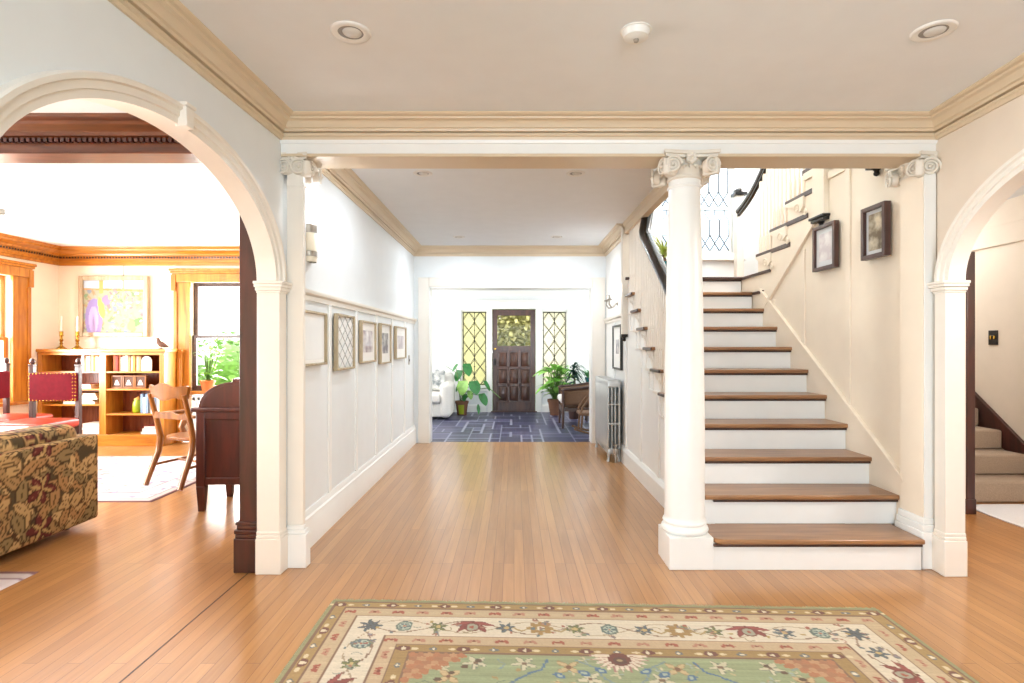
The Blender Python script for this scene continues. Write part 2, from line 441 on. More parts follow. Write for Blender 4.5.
ARCH = {'L': (2.372, .873, .565), 'R': (2.282, .933, .545)}; ZS = 1.69
def wallpt(side, y, n, z):
    if side == 'L': return (-1.385 + .0375*(y-3.3) + n, y, z)
    return (2.508 + .064*(y-3.3) - n, y, z)
def arch_wall(name, side, y0, y1, T, m):
    YC, AA, AB = ARCH[side]
    mm = B()
    ys = [YC - AA*math.cos(PI*i/40) for i in range(41)]
    def zt(y):
        t = max(0.0, 1 - ((y-YC)/AA)**2); return ZS + AB*math.sqrt(t)
    def seg(ya, yb, za, zb):
        a = mm.mark()
        vs = [wallpt(side, y, n, z) for n in (-T, 0) for (y, z) in ((ya, za), (yb, zb), (yb, H+.05), (ya, H+.05))]
        mm.add(vs, [(3,2,1,0),(4,5,6,7),(0,1,5,4)])
    def full(ya, yb):
        vs = [wallpt(side, y, n, z) for n in (-T, 0) for (y, z) in ((ya, 0), (yb, 0), (yb, H+.05), (ya, H+.05))]
        mm.add(vs, [(3,2,1,0),(4,5,6,7),(0,1,5,4),(1,2,6,5),(3,0,4,7)])
    full(y0, YC-AA); full(YC+AA, y1)
    for i in range(40): seg(ys[i], ys[i+1], zt(ys[i]), zt(ys[i+1]))
    return struct(mm.build(name, m, smooth=0), 'arched wall of the front room', 'wall')
arch_wall('wall_left', 'L', -3.7, 3.42, .10, 'wallw')
arch_wall('wall_right', 'R', -3.7, 3.55, .085, 'wallb')

NT = [0]
def trim(mm, m, label, parent=None, smooth=30, bevel=0):
    NT[0] += 1
    return struct(mm.build('trim_%d' % NT[0], m, smooth=smooth, bevel=bevel), label, 'trim')

def arch_casing(side, T, m, label):
    YC, AA, AB = ARCH[side]
    root = sempty('trim_%d' % (NT[0]+1), label, 'trim', wallpt(side, YC+AA, 0, 0)); NT[0] += 1
    prof = [(0, -T-.002), (0, .012), (.028, .014), (.032, .022), (.058, .024), (.064, .036), (.082, .038), (.088, .03), (.09, .0)]
    mm = B(); N = 48; b = 0
    for i in range(N+1):
        a = PI*i/N
        for d, n in prof:
            y = YC - (AA+d-.004)*math.cos(a); z = ZS + (AB-.004+d*.95)*math.sin(a)
            mm.v.append(Vector(wallpt(side, y, n, z)))
    k = len(prof)
    for i in range(N):
        for j in range(k-1): mm.addf(i*k+j, i*k+j+1, (i+1)*k+j+1, (i+1)*k+j)
    mm.build('archivolt', m, root, smooth=30)
    # keystone block
    mm = B(); zk = ZS+AB
    for (n0, n1, w0, w1, z0, z1) in ((0, .05, .024, .03, zk-.012, zk+.072), (0, .056, .034, .036, zk+.072, zk+.088)):
        vs = [wallpt(side, YC+s*w, n, z) for n in (n0, n1) for (s, w, z) in ((-1, w0, z0), (1, w0, z0), (1, w1, z1), (-1, w1, z1))]
        mm.add(vs, [(3,2,1,0),(4,5,6,7),(0,1,5,4),(1,2,6,5),(2,3,7,6),(3,0,4,7)])
    mm.build('keystone', m, root, bevel=.004)
    def blk(mm, ya, yb, n0, n1, z0, z1):
        vs = [wallpt(side, y, n, z) for z in (z0, z1) for (y, n) in ((ya, n0), (yb, n0), (yb, n1), (ya, n1))]
        mm.add(vs, [(0,3,2,1),(4,5,6,7),(0,1,5,4),(1,2,6,5),(2,3,7,6),(3,0,4,7)])
    for s in (-1, 1):
        def Y(d): return YC + s*(AA + d)
        mm = B(); blk(mm, Y(-.004), Y(.085), -T-.002, .03, .24, 1.642); mm.build('pilaster', m, root, bevel=.003)
        mm = B()
        blk(mm, Y(-.016), Y(.10), -T-.006, .042, 0, .205); blk(mm, Y(-.011), Y(.094), -T-.004, .037, .205, .225); blk(mm, Y(-.008), Y(.09), -T-.004, .034, .225, .245)
        mm.build('plinth', m, root, bevel=.004)
        mm = B()
        for (d, z0, z1) in ((.006, 1.628, 1.64), (.014, 1.64, 1.66), (.024, 1.66, 1.678), (.03, 1.678, 1.694)):
            blk(mm, Y(-.004-d), Y(.088+d), -T-.002-d*.3, .03+d, z0, z1)
        mm.build('impost', m, root, bevel=.003)
arch_casing('L', .10, 'cream', 'cream moulded arch to the book room')
arch_casing('R', .085, 'cream', 'cream moulded arch to the side passage')

# back of the front room (behind the camera) with a broad window
struct(cells('wall_back', 'y', -3.8, -3.62, -1.8, 2.6, 0, H, [(-1.1, 2.0, .5, 2.35)], 'wallw'), 'wall behind with broad window', 'wall')

def crown(path, m, label, prof=None):
    prof = prof or [(0, -.125), (.012, -.125), (.016, -.108), (.026, -.102), (.026, -.09), (.01, -.088), (.01, -.081), (.034, -.08), (.038, -.066), (.05, -.062), (.056, -.046), (.07, -.032), (.09, -.026), (.094, -.016), (.112, -.014), (.124, -.006), (.124, 0), (0, 0)]
    mm = B(); mm.sweep([(x, y, H) for x, y in path], prof)
    return trim(mm, m, label, smooth=25)
L0 = wallpt('L', -3.6, 0, 0); L1 = wallpt('L', 3.33, 0, 0); R0 = wallpt('R', -3.6, 0, 0); R1 = wallpt('R', 3.33, 0, 0)
crown([R0[:2], R1[:2], L1[:2], L0[:2]], 'tan', 'cornice toned tan for warm light round the front room')
crown([(1.25, 6.15), (1.25, 7.62), (-1.36, 7.62), (-1.36, 3.55)], 'tan', 'cornice toned tan for warm light round the hall')
# beam between front room and hall
mm = B(); mm.box(-1.40, 2.535, 3.33, 3.55, 2.462, H+.05)
mm.cur = 0
trim(mm, 'white', 'white beam across the room on the columns', bevel=.003)
mm = B(); mm.box(-1.40, 2.535, 3.325, 3.555, 2.445, 2.464); trim(mm, 'tan', 'underside board of the beam, toned tan for shade', bevel=.004)  # underside shade put into the board colour
mm = B(); mm.sweep([(2.535, 3.33, 2.53), (-1.40, 3.33, 2.53)], [(0, -.008), (.008, -.008), (.014, .004), (.014, .012), (0, .012)]); trim(mm, 'white', 'fine bead along the beam')
# stairwell edge board
mm = B(); mm.box(1.215, 1.275, 3.55, 6.2, 2.55, H+.1); mm.sweep([(1.215, 3.55, 2.64), (1.215, 6.2, 2.64)], [(0, -.02), (.012, -.012), (.02, .01), (.024, .025), (0, .025)])
trim(mm, 'tan', 'board toned tan for warm light along the stairwell edge')

# hall walls
struct(B().box(-1.6, -1.36, 3.42, 7.62, 0, H+.05).build('wall_hall_left', 'wallw', smooth=0), 'white hall wall', 'wall')
mm = B(); mm.sweep([(-1.36, 7.62, 0), (-1.36, 3.40, 0)], [(0, 0), (.03, 0), (.03, .17), (.026, .18), (.026, .2), (.016, .212), (.012, .235), (.006, .25), (0, .25)])
struct(mm.build('baseboard_hall_left', 'white', smooth=25), 'tall white baseboard', 'baseboard')
mm = B(); mm.sweep([(-1.36, 7.62, 1.62), (-1.36, 3.385, 1.62)], [(0, 0), (.016, 0), (.016, .03), (.022, .036), (.036, .042), (.04, .052), (.04, .066), (0, .066)])
trim(mm, 'cream', 'cream picture rail of the hall wainscot', smooth=25)
for y in (4.11, 4.81, 5.51, 6.22, 6.93):
    mm = B(); mm.box(-1.362, -1.346, y-.028, y+.028, .25, 1.62); trim(mm, 'white', 'white batten of the wainscot', bevel=.003)
struct(cells('wall_hall_end', 'y', 7.62, 7.8, -2.6, 2.5, 0, H+.05, [(-1.157, 1.065, -1, 2.123)], 'wallw'), 'end wall of the hall', 'wall')
mm = B()
for (x0, x1, z0, z1) in ((-1.30, -1.157, 0, 2.25), (1.065, 1.235, 0, 2.25), (-1.157, 1.065, 2.123, 2.25)): mm.box(x0, x1, 7.595, 7.62, z0, z1)
trim(mm, 'cream', 'broad flat casing of the porch opening', bevel=.004)
mm = B()
for (x0, x1, z0, z1) in ((-1.157, -1.14, 0, 2.123), (1.048, 1.065, 0, 2.123), (-1.157, 1.065, 2.106, 2.123)): mm.box(x0, x1, 7.6, 7.81, z0, z1)
trim(mm, 'white', 'white jamb lining of the porch opening', bevel=.002)

# hall right: panelled wall under the stairs, full height past the landing
RI, RU, YS0 = .1874, .274, 3.30
def ny(k): return YS0 + (k-1)*RU      # riser k front
mm = B()
for k in range(2, 12):
    mm.box(1.25, 1.29, ny(k)+.021, ny(k+1)+.021, 0, k*RI-.035)
mm.box(1.25, 1.29, ny(12)+.021, 7.62, 0, H+.1)
struct(mm.build('wall_hall_right', 'white', smooth=0), 'white panelled wall under the stairs', 'wall')
mm = B(); mm.sweep([(1.25, 3.56, 0), (1.25, 7.62, 0)], [(0, 0), (.028, 0), (.028, .15), (.02, .165), (.012, .185), (0, .19)])
struct(mm.build('baseboard_hall_right', 'white', smooth=25), 'white baseboard under the stairs', 'baseboard')
for y in (4.15, 4.82, 5.49, 6.2, 6.93):
    k = int((y-YS0)/RU)+1; mm = B(); mm.box(1.234, 1.252, y-.03, y+.03, .19, min(k*RI-.2, 1.6)); trim(mm, 'white', 'white batten of the stair wall', bevel=.003)
mm = B(); mm.sweep([(1.25, 6.24, 1.62), (1.25, 7.62, 1.62)], [(0, 0), (.016, 0), (.016, .03), (.036, .042), (.04, .066), (0, .066)])
trim(mm, 'cream', 'cream rail past the stairs', smooth=25)

# stairwell shell
STX = 2.46
lowz = lambda y: 1.754 + .686*(5.4-y)
mm = B()
mm.prism([(3.5, 0), (6.3, 0), (6.3, lowz(6.3)-.0), (4.37, lowz(4.37)), (4.37, 3.3), (3.5, 3.3)], 'x', STX, STX+.05)
struct(mm.build('wall_stair', 'stairw', smooth=0), 'ivory panelled wall beside the stairs', 'wall')
struct(cells('wall_stairwell_back', 'y', 7.3, 7.45, 1.292, 3.62, 0, 5.35, [(1.9, 2.86, 2.52, 4.35)], 'wallw'), 'landing wall with leaded window', 'wall')
struct(B().box(1.2, 1.26, 3.5, 7.45, H+.1, 5.35).build('wall_stairwell_left', 'wallw', smooth=0), 'upper stairwell wall', 'wall')
struct(cells('wall_stairwell_right', 'x', 3.5, 3.6, 3.5, 7.45, 0, 5.35, [(4.6, 6.6, 3.1, 4.9), (3.4, 4.44, -1, 2.8)], 'wallw'), 'upper stairwell wall with window', 'wall')
struct(B().box(1.2, 3.6, 3.46, 3.56, H+.02, 5.35).build('wall_stairwell_front', 'wallw', smooth=0), 'upper stairwell wall over the beam', 'wall')
for y in (4.11, 4.75, 5.3):
    zt = min(lowz(y)-.06, 3.2) if y > 4.37 else 3.2
    mm = B(); mm.box(STX-.014, STX+.002, y-.026, y+.026, 0.6, zt); trim(mm, 'stairw', 'ivory batten of the stair wall', bevel=.003)
mm = B(); mm.box(STX-.014, STX+.002, 4.137, 4.37, 2.62, 2.68); trim(mm, 'stairw', 'ivory top rail of the stair wall panel', bevel=.003)
# skirt board up the stairs
def nz(y): return RI*(1 + (y-YS0)/RU)
mm = B(); mm.prism([(3.5, .05), (3.5, nz(3.5)+.14), (5.55, nz(5.55)+.14), (5.55, nz(5.55)-.4)], 'x', STX-.02, STX+.001)
mm.prism([(3.5, nz(3.5)+.14), (3.5, nz(3.5)+.165), (5.55, nz(5.55)+.165), (5.55, nz(5.55)+.14)], 'x', STX-.03, STX+.001)
trim(mm, 'stairw', 'ivory skirting board climbing beside the stairs', bevel=.003)

# side passage
struct(B().box(4.6, 4.75, -1.5, 8.6, 0, H+.1).build('wall_side_right', 'wallb', smooth=0), 'far wall of the side passage', 'wall')
struct(B().box(2.512, 3.55, 4.40, 4.438, 0, H+.1).build('wall_side_back', 'wallb', smooth=0), 'end wall of the side passage', 'wall')
struct(B().box(3.6, 4.7, 8.4, 8.5, 0, H+.1).build('wall_side_end', 'wallb', smooth=0), 'wall at the top of the carpeted stairs', 'wall')
struct(B().box(2.5, 4.7, -1.6, -1.5, 0, H+.1).build('wall_side_front', 'wallb', smooth=0), 'near wall of the side passage', 'wall')
mm = B(); mm.box(4.575, 4.602, 3.0, 8.4, 2.27, 2.46); trim(mm, 'wallb', 'beige band high on the passage wall', bevel=.004)
mm = B(); mm.box(4.588, 4.602, 5.0, 5.06, .55, 2.27); trim(mm, 'wallb', 'beige upright on the passage wall', bevel=.004)
mm = B(); mm.box(3.55, 3.617, 4.39, 4.52, 0, 2.06); mm.box(3.545, 3.622, 4.385, 4.525, 0, .12); trim(mm, 'mahog', 'dark wood corner board at the carpeted stairs', bevel=.004)

# book room shell
struct(cells('wall_study_back', 'y', 7.75, 7.9, -6.45, -1.6, 0, H+.05, [(-4.47, -3.25, .7, 2.2)], 'lroom'), 'back wall of the book room', 'wall')
struct(cells('wall_study_left', 'x', -6.45, -6.3, -1.2, 7.75, 0, H+.05, [(5.5, 7.0, .62, 2.2), (1.2, 4.2, .62, 2.2)], 'lroom'), 'window wall of the book room', 'wall')
struct(B().box(-6.45, -1.5, -1.2, -1.05, 0, H+.05).build('wall_study_front', 'lroom', smooth=0), 'near wall of the book room', 'wall')
HP = [(0, -.235), (.02, -.235), (.022, -.2), (.03, -.195), (.03, -.15), (.045, -.145), (.05, -.115), (.075, -.105), (.085, -.085), (.13, -.06), (.16, -.05), (.165, -.03), (.185, -.02), (.2, 0), (0, 0)]
cr = sempty('trim_%d' % (NT[0]+1), 'honey wood cornice with dentils round the book room', 'trim'); NT[0] += 1
mm = B(); mm.sweep([(-1.6, 3.6, H), (-1.6, 7.75, H), (-6.3, 7.75, H), (-6.3, 3.6, H)], HP); mm.build('cornice', 'honeyx', cr, smooth=25)
mm = B()
x = -6.28
while x < -1.65: mm.box(x, x+.022, 7.695, 7.72, H-.142, H-.118); x += .04
y = 3.65
while y < 7.7: mm.box(-6.27, -6.245, y, y+.022, H-.142, H-.118); y += .04
mm.build('dentils', 'darkoak', cr, smooth=0)
# dark beam across the book room
bm_ = sempty('trim_%d' % (NT[0]+1), 'dark wood beam with dentil course across the book room', 'trim'); NT[0] += 1
B().box(-6.3, -1.49, 3.38, 3.55, 2.49, H+.03).build('beam', 'mahogx', bm_, bevel=.004)
mm = B(); mm.sweep([(-1.535, 3.38, H), (-6.3, 3.38, H)], [(0, -.1), (.012, -.1), (.02, -.09), (.036, -.088), (.04, -.066), (.06, -.055), (.09, -.04), (.1, -.025), (.135, -.015), (.15, 0), (0, 0)]); mm.build('cornice', 'mahogx', bm_, smooth=25)
mm = B(); x = -6.25
while x < -1.6: mm.box(x, x+.02, 3.348, 3.382, H-.122, H-.1); x += .034
mm.build('dentils', 'mahog', bm_, smooth=0)
mm = B(); mm.box(-6.3, -1.49, 3.37, 3.56, 2.479, 2.49); mm.build('soffit_board', 'mahogx', bm_, bevel=.003)
# mahogany pier at the arch
pr = sempty('trim_%d' % (NT[0]+1), 'mahogany pier with moulded base under the dark beam', 'trim', (-1.58, 3.4, 0)); NT[0] += 1
B().box(-1.605, -1.484, 3.27, 3.55, .2, 2.479).build('shaft', 'mahog', pr, bevel=.004)
mm = B(); mm.box(-1.63, -1.492, 3.25, 3.56, 0, .2); mm.box(-1.622, -1.49, 3.254, 3.555, .2, .225); mm.box(-1.627, -1.49, 3.25, 3.558, .225, .25); mm.box(-1.616, -1.49, 3.258, 3.555, .25, .275); mm.box(-1.622, -1.49, 3.255, 3.556, .275, .295); mm.build('base_moulding', 'mahog', pr, bevel=.005)
# threshold groove where the two floors meet
mm = B(); mm.box(-1.548, -1.542, 0.9, 3.25, -.002, .0012); struct(mm.build('trim_%d' % (NT[0]+1), 'darkoak', smooth=0), 'dark joint between the two floors', 'trim'); NT[0] += 1

# vestibule
struct(cells('wall_vestibule_back', 'y', 11.2, 11.35, -2.6, 2.5, 0, 2.5, [(-.44, .435, -.1, 2.06), (-1.06, -.53, .5, 2.04), (.55, 1.07, .5, 2.04)], 'wallw'), 'white front wall of the porch', 'wall')
struct(cells('wall_vestibule_left', 'x', -2.6, -2.45, 7.8, 11.2, 0, 2.5, [(8.3, 10.7, .8, 2.2)], 'wallw'), 'porch wall with window', 'wall')
struct(cells('wall_vestibule_right', 'x', 2.35, 2.5, 7.8, 11.2, 0, 2.5, [(8.3, 10.7, .8, 2.2)], 'wallw'), 'porch wall with window', 'wall')
mm = B(); mm.sweep([(2.35, 11.2, 0), (.56, 11.2, 0)], [(0, 0), (.02, 0), (.02, .13), (.008, .15), (0, .15)]); mm.sweep([(-.56, 11.2, 0), (-2.45, 11.2, 0)], [(0, 0), (.02, 0), (.02, .13), (.008, .15), (0, .15)])
struct(mm.build('baseboard_vestibule', 'white', smooth=25), 'white porch baseboard', 'baseboard')
mm = B()
for (x0, x1, z0, z1) in ((-.53, -.44, 0, 2.06), (.435, .55, 0, 2.06), (-1.2, -1.06, .15, 2.06), (1.07, 1.2, .15, 2.06), (-1.25, 1.25, 2.06, 2.2), (-1.06, -.53, .42, .5), (.55, 1.07, .42, .5)): mm.box(x0, x1, 11.175, 11.205, z0, z1)
mm.sweep([(1.27, 11.2, 2.2), (-1.27, 11.2, 2.2)], [(0, 0), (.03, 0), (.05, .02), (.05, .04), (0, .04)])
for x in (-1.95, -1.55, 1.6, 1.95): mm.box(x-.03, x+.03, 11.185, 11.202, .15, 2.3)
trim(mm, 'white', 'white casing round the front door and sidelights', bevel=.004)
mm = B(); mm.sweep([(2.35, 11.2, 2.42), (-2.45, 11.2, 2.42)], [(0, -.09), (.02, -.085), (.06, -.03), (.08, 0), (0, 0)]); trim(mm, 'white', 'white porch cornice')

# ------------------------------------------------------------------ doors and windows
d = sempty('door_1', 'dark oak front door with nine panels and a glazed light', 'door', (0, 11.23, 0))
mm = B(); X0, X1 = -.43, .425
st = .095
mm.box(X0, X0+st, 11.215, 11.26, .01, 2.05); mm.box(X1-st, X1, 11.215, 11.26, .01, 2.05)
mm.box(X0+st, X1-st, 11.215, 11.26, .01, .2); mm.box(X0+st, X1-st, 11.215, 11.26, 1.93, 2.05); mm.box(X0+st, X1-st, 11.215, 11.26, 1.22, 1.32)
iw = (X1-X0-2*st)
for i in (1, 2): mm.box(X0+st+iw*i/3-.022, X0+st+iw*i/3+.022, 11.215, 11.255, .2, 1.22)
for i in (1, 2): mm.box(X0+st, X1-st, 11.215, 11.254, .2+1.02*i/3-.025, .2+1.02*i/3+.025)
mm.build('frame', 'door', d, bevel=.005)
for i in range(3):
    for j in range(3):
        xa = X0+st+iw*i/3; za = .2+1.02*j/3; w = iw/3; h = 1.02/3
        mm = B(); a = .03; mm.box(xa, xa+w, 11.24, 11.25, za, za+h)
        mm.add([(xa+a, 11.239, za+a), (xa+w-a, 11.239, za+a), (xa+w-a, 11.239, za+h-a), (xa+a, 11.239, za+h-a), (xa+a+.03, 11.224, za+a+.03), (xa+w-a-.03, 11.224, za+a+.03), (xa+w-a-.03, 11.224, za+h-a-.03), (xa+a+.03, 11.224, za+h-a-.03)],
               [(4,5,6,7),(0,1,5,4),(1,2,6,5),(2,3,7,6),(3,0,4,7)])
        mm.build('panel', 'door', d)
mm = B(); mm.box(X0+st, X1-st, 11.236, 11.242, 1.32, 1.93); mm.build('pane', 'glass', d, smooth=0)
mm = B(); mm.lathe([(0, 0), (.012, .0), (.012, .03), (.022, .04), (.026, .052), (.02, .064), (0, .068)], seg=14); mm.xf(0, Matrix.Translation((X0+.05, 11.215, 1.0)) @ Matrix.Rotation(PI/2, 4, 'X')); mm.box(X0+.032, X0+.068, 11.21, 11.217, .93, 1.07); mm.build('knob', 'iron', d)
mm = B(); mm.lathe([(0, 0), (.022, 0), (.022, .012), (0, .014)], seg=14); mm.xf(0, Matrix.Translation((X0+.05, 11.215, 1.26)) @ Matrix.Rotation(PI/2, 4, 'X')); mm.build('lock', 'brass', d)
mm = B(); mm.box(-.46, .46, 11.16, 11.3, -.0, .02); mm.build('threshold', 'door', d, bevel=.004)

def lattice_oval(mm, x0, x1, z0, z1, y, rows):
    """crossing ovals and diamonds in lead came with little dots at the crossings"""
    w = x1-x0; h = (z1-z0)/rows; r = .0065
    for sgn in (0, PI):
        for c in (0.0, .5):
            pts = []
            for i in range(rows*16+1):
                t = i/16; x = x0 + w*(.25 + c) + w*.25*math.sin(PI*t*1.0 + sgn)
                pts.append((x, y, z0 + h*t))
            mm.tube(pts, r, 5)
    mm.tube([(x0+w/2, y, z0), (x0+w/2, y, z1)], r, 5)
    for x in (x0+.005, x1-.005): mm.tube([(x, y, z0), (x, y, z1)], r*1.4, 5)
    for z in (z0+.005, z1-.005): mm.tube([(x0, y, z), (x1, y, z)], r*1.4, 5)
    for i in range(0, rows+1):
        for x in (x0+w*.25, x0+w*.75, x0+w*.5, x0, x1):
            mm.lathe([(0, -.016), (.013, -.009), (.016, 0), (.013, .009), (0, .016)], (x, y, min(z1-.01, max(z0+.01, z0+h*i))), 8)
    for j in range(rows):
        for (xa, za, xb, zb) in ((0, .5, .25, 1), (.25, 1, .5, .5), (.5, .5, .75, 1), (.75, 1, 1, .5), (0, .5, .25, 0), (.25, 0, .5, .5), (.5, .5, .75, 0), (.75, 0, 1, .5)):
            mm.tube([(x0+w*xa, y, z0+h*(j+za)), (x0+w*xb, y, z0+h*(j+zb))], r*.7, 4)
        mm.lathe([(0, -.014), (.014, 0), (0, .014)], (x0+w*.5, y, z0+h*(j+.5)), 6)
for n, (x0, x1, g, lb) in enumerate(((-1.06, -.53, 'amber', 'amber leaded sidelight with oval lattice'), (.55, 1.07, 'leadglass', 'clear leaded sidelight with oval lattice'))):
    w = sempty('window_%d' % (n+1), lb, 'window', ((x0+x1)/2, 11.25, .5))
    mm = B(); mm.box(x0, x0+.025, 11.23, 11.28, .5, 2.04); mm.box(x1-.025, x1, 11.23, 11.28, .5, 2.04); mm.box(x0+.025, x1-.025, 11.23, 11.28, .5, .53); mm.box(x0+.025, x1-.025, 11.23, 11.28, 2.01, 2.04); mm.build('frame', 'white', w, bevel=.003)
    mm = B(); mm.box(x0+.025, x1-.025, 11.255, 11.259, .53, 2.01); mm.build('pane', g, w, smooth=0)
    mm = B(); lattice_oval(mm, x0+.035, x1-.035, .54, 2.0, 11.25, 4); mm.build('leading', 'iron', w, smooth=40)

def sash_window(name, label, axis, c, u0, u1, z0, z1, inward, msash, mcase, cw=.22, lights=1):
    """double hung window in a wall; axis 'y': wall normal along y at c; inward = +-1 direction into the room"""
    w = sempty(name, label, 'window', (c, (u0+u1)/2, z0) if axis == 'x' else ((u0+u1)/2, c, z0))
    def bx(mm, a, b, ua, ub, za, zb):
        aa, bb = c + inward*a, c + inward*b
        if axis == 'x': mm.box(aa, bb, ua, ub, za, zb)
        else: mm.box(ua, ub, aa, bb, za, zb)
    if mcase:
        mm = B(); bx(mm, 0, .03, u0-cw, u0, z0, z1); bx(mm, 0, .03, u1, u1+cw, z0, z1)
        bx(mm, .028, .045, u0-cw, u0-cw+.05, z0, z1-.125); bx(mm, .028, .045, u1+cw-.05, u1+cw, z0, z1-.125); bx(mm, .028, .038, u0-.04, u0, z0, z1); bx(mm, .028, .038, u1, u1+.04, z0, z1)
        mm.build('casing', mcase, w, bevel=.004)
        mm = B(); bx(mm, 0, .045, u0-cw-.02, u1+cw+.02, z1, z1+.12); bx(mm, 0, .075, u0-cw-.05, u1+cw+.05, z1+.15, z1+.185); bx(mm, 0, .06, u0-cw-.04, u1+cw+.04, z1+.12, z1+.15)
        bx(mm, .0, .055, u0-cw-.03, u0-cw+.035, z1-.12, z1+.1); bx(mm, .0, .055, u1+cw-.035, u1+cw+.03, z1-.12, z1+.1)
        mm.build('head_moulding', mcase, w, bevel=.005)
        mm = B(); bx(mm, -.1, .07, u0-cw-.02, u1+cw+.02, z0-.04, z0); mm.build('sill', mcase, w, bevel=.005)
    zm = (z0+z1)/2
    for (a, za, zb) in ((-.06, z0, zm+.02), (-.1, zm-.02, z1)):
        mm = B(); bx(mm, a, a+.035, u0, u0+.06, za, zb); bx(mm, a, a+.035, u1-.06, u1, za, zb); bx(mm, a, a+.035, u0+.06, u1-.06, za, za+(.04 if za > z0 else .07)); bx(mm, a, a+.035, u0+.06, u1-.06, zb-(.04 if za == z0 else .05), zb)
        for i in range(1, lights): u = u0+(u1-u0)*i/lights; bx(mm, a+.005, a+.03, u-.012, u+.012, za+.03, zb-.03)
        s = mm.build('sash', msash, w, bevel=.003)
        mm = B(); bx(mm, a+.015, a+.019, u0+.05, u1-.05, za+.03, zb-.03); mm.build('pane', 'glass', s, smooth=0)
    return w
sash_window('window_3', 'dark sash window in honey wood casing', 'y', 7.75, -4.47, -3.25, .7, 2.2, -1, 'darkoak', 'honey')
sash_window('window_4', 'dark sash window beside the bookcase corner', 'x', -6.3, 5.5, 7.0, .62, 2.2, 1, 'honey', 'honey', .26)
sash_window('window_5', 'broad sash window of the book room', 'x', -6.3, 1.2, 4.2, .62, 2.2, 1, 'honey', 'honey', .22, 2)
sash_window('window_6', 'broad window behind', 'y', -3.7, -1.1, 2.0, .5, 2.35, 1, 'white', None, .1, 3)
sash_window('window_7', 'porch side window', 'x', -2.5, 8.3, 10.7, .8, 2.2, 1, 'white', None, .1, 2)
sash_window('window_8', 'porch side window', 'x', 2.4, 8.3, 10.7, .8, 2.2, -1, 'white', None, .1, 2)
sash_window('window_9', 'upper stairwell window', 'x', 3.5, 4.6, 6.6, 3.1, 4.9, -1, 'white', None, .1, 2)
# leaded landing window
w = sempty('window_10', 'tall leaded window on the stair landing', 'window', (2.38, 7.3, 2.52))
mm = B()
for (x0, x1, z0, z1) in ((1.82, 1.9, 2.46, 4.35), (2.86, 2.96, 2.46, 4.35), (1.82, 2.96, 4.35, 4.45), (1.9, 2.86, 2.46, 2.52)): mm.box(x0, x1, 7.27, 7.31, z0, z1)
mm.box(1.78, 3.0, 7.22, 7.32, 2.43, 2.46); mm.build('casing', 'white', w, bevel=.004)
for (z0, z1, yy) in ((2.52, 3.14, 7.33), (3.10, 4.35, 7.37)):
    mm = B(); mm.box(1.9, 1.94, yy, yy+.035, z0, z1); mm.box(2.82, 2.86, yy, yy+.035, z0, z1); mm.box(1.94, 2.82, yy, yy+.035, z0, z0+.045); mm.box(1.94, 2.82, yy, yy+.035, z1-.04, z1); s = mm.build('sash', 'white', w, bevel=.003)
    mm = B(); mm.box(1.93, 2.83, yy+.015, yy+.019, z0+.03, z1-.03); mm.build('pane', 'landglass', s, smooth=0)
    mm = B(); n = 7; dx = .88/n; za = z0+.045; zb = z1-.04
    for i in range(n+1):
        x = 1.94+dx*i; mm.tube([(x, yy+.012, za+.2), (x, yy+.012, zb-.14)], .009, 5)
        if i < n:
            xm = x+dx/2
            mm.tube([(x, yy+.012, za+.2), (xm, yy+.012, za+.1), (x, yy+.012, za)], .008, 5); mm.tube([(x+dx, yy+.012, za+.2), (xm, yy+.012, za+.1), (x+dx, yy+.012, za)], .008, 5)
            mm.tube([(x, yy+.012, zb-.14), (xm, yy+.012, zb-.05), (x+dx, yy+.012, zb-.14)], .0055, 5); mm.tube([(xm, yy+.012, zb-.05), (xm, yy+.012, zb)], .0055, 5)
    for z in (za, zb, za+.2): mm.tube([(1.94, yy+.012, z), (2.82, yy+.012, z)], .004, 5)
    mm.build('leading', 'lead', s, smooth=40)
#PART3
# ------------------------------------------------------------------ columns
def volute(m, c, ang, r, th):
    """spiral scroll facing horizontal direction ang"""
    a = m.mark()
    m.lathe([(0, -th/2), (r*.82, -th/2), (r*.86, 0), (r*.78, th/2-.010), (0, th/2-.008)], (0, 0, 0), 24)
    pts = []; rad = []
    for i in range(56):
        t = i/55; ph = t*2.4*2*PI; rr = r*(1-t)**.8*.86 + r*.1
        pts.append((rr*math.cos(ph+PI/2), -rr*math.sin(ph+PI/2) if False else rr*math.sin(ph+PI/2), th/2)); rad.append(r*.15*(1-.55*t))
    m.tube(pts, rad, 6)
    m.lathe([(r*.17, -.008), (r*.17, .006), (r*.1, .014), (0, .016)], (0, 0, th/2), 10)
    m.xf(a, Matrix.Translation(c) @ Matrix.Rotation(ang, 4, 'Z') @ Matrix.Rotation(PI/2, 4, 'Y'))
def rosette(m, c, ang, r):
    a = m.mark()
    for k in range(6):
        b = m.mark(); m.lathe([(0, -.004), (r*.42, 0), (r*.3, .012), (0, .016)], (0, 0, 0), 8)
        m.xf(b, Matrix.Translation((r*.55*math.cos(k*PI/3), r*.55*math.sin(k*PI/3), 0)))
    m.lathe([(r*.3, 0), (r*.28, .016), (0, .024)], (0, 0, 0), 8)
    m.xf(a, Matrix.Translation(c) @ Matrix.Rotation(ang, 4, 'Z') @ Matrix.Rotation(PI/2, 4, 'Y'))
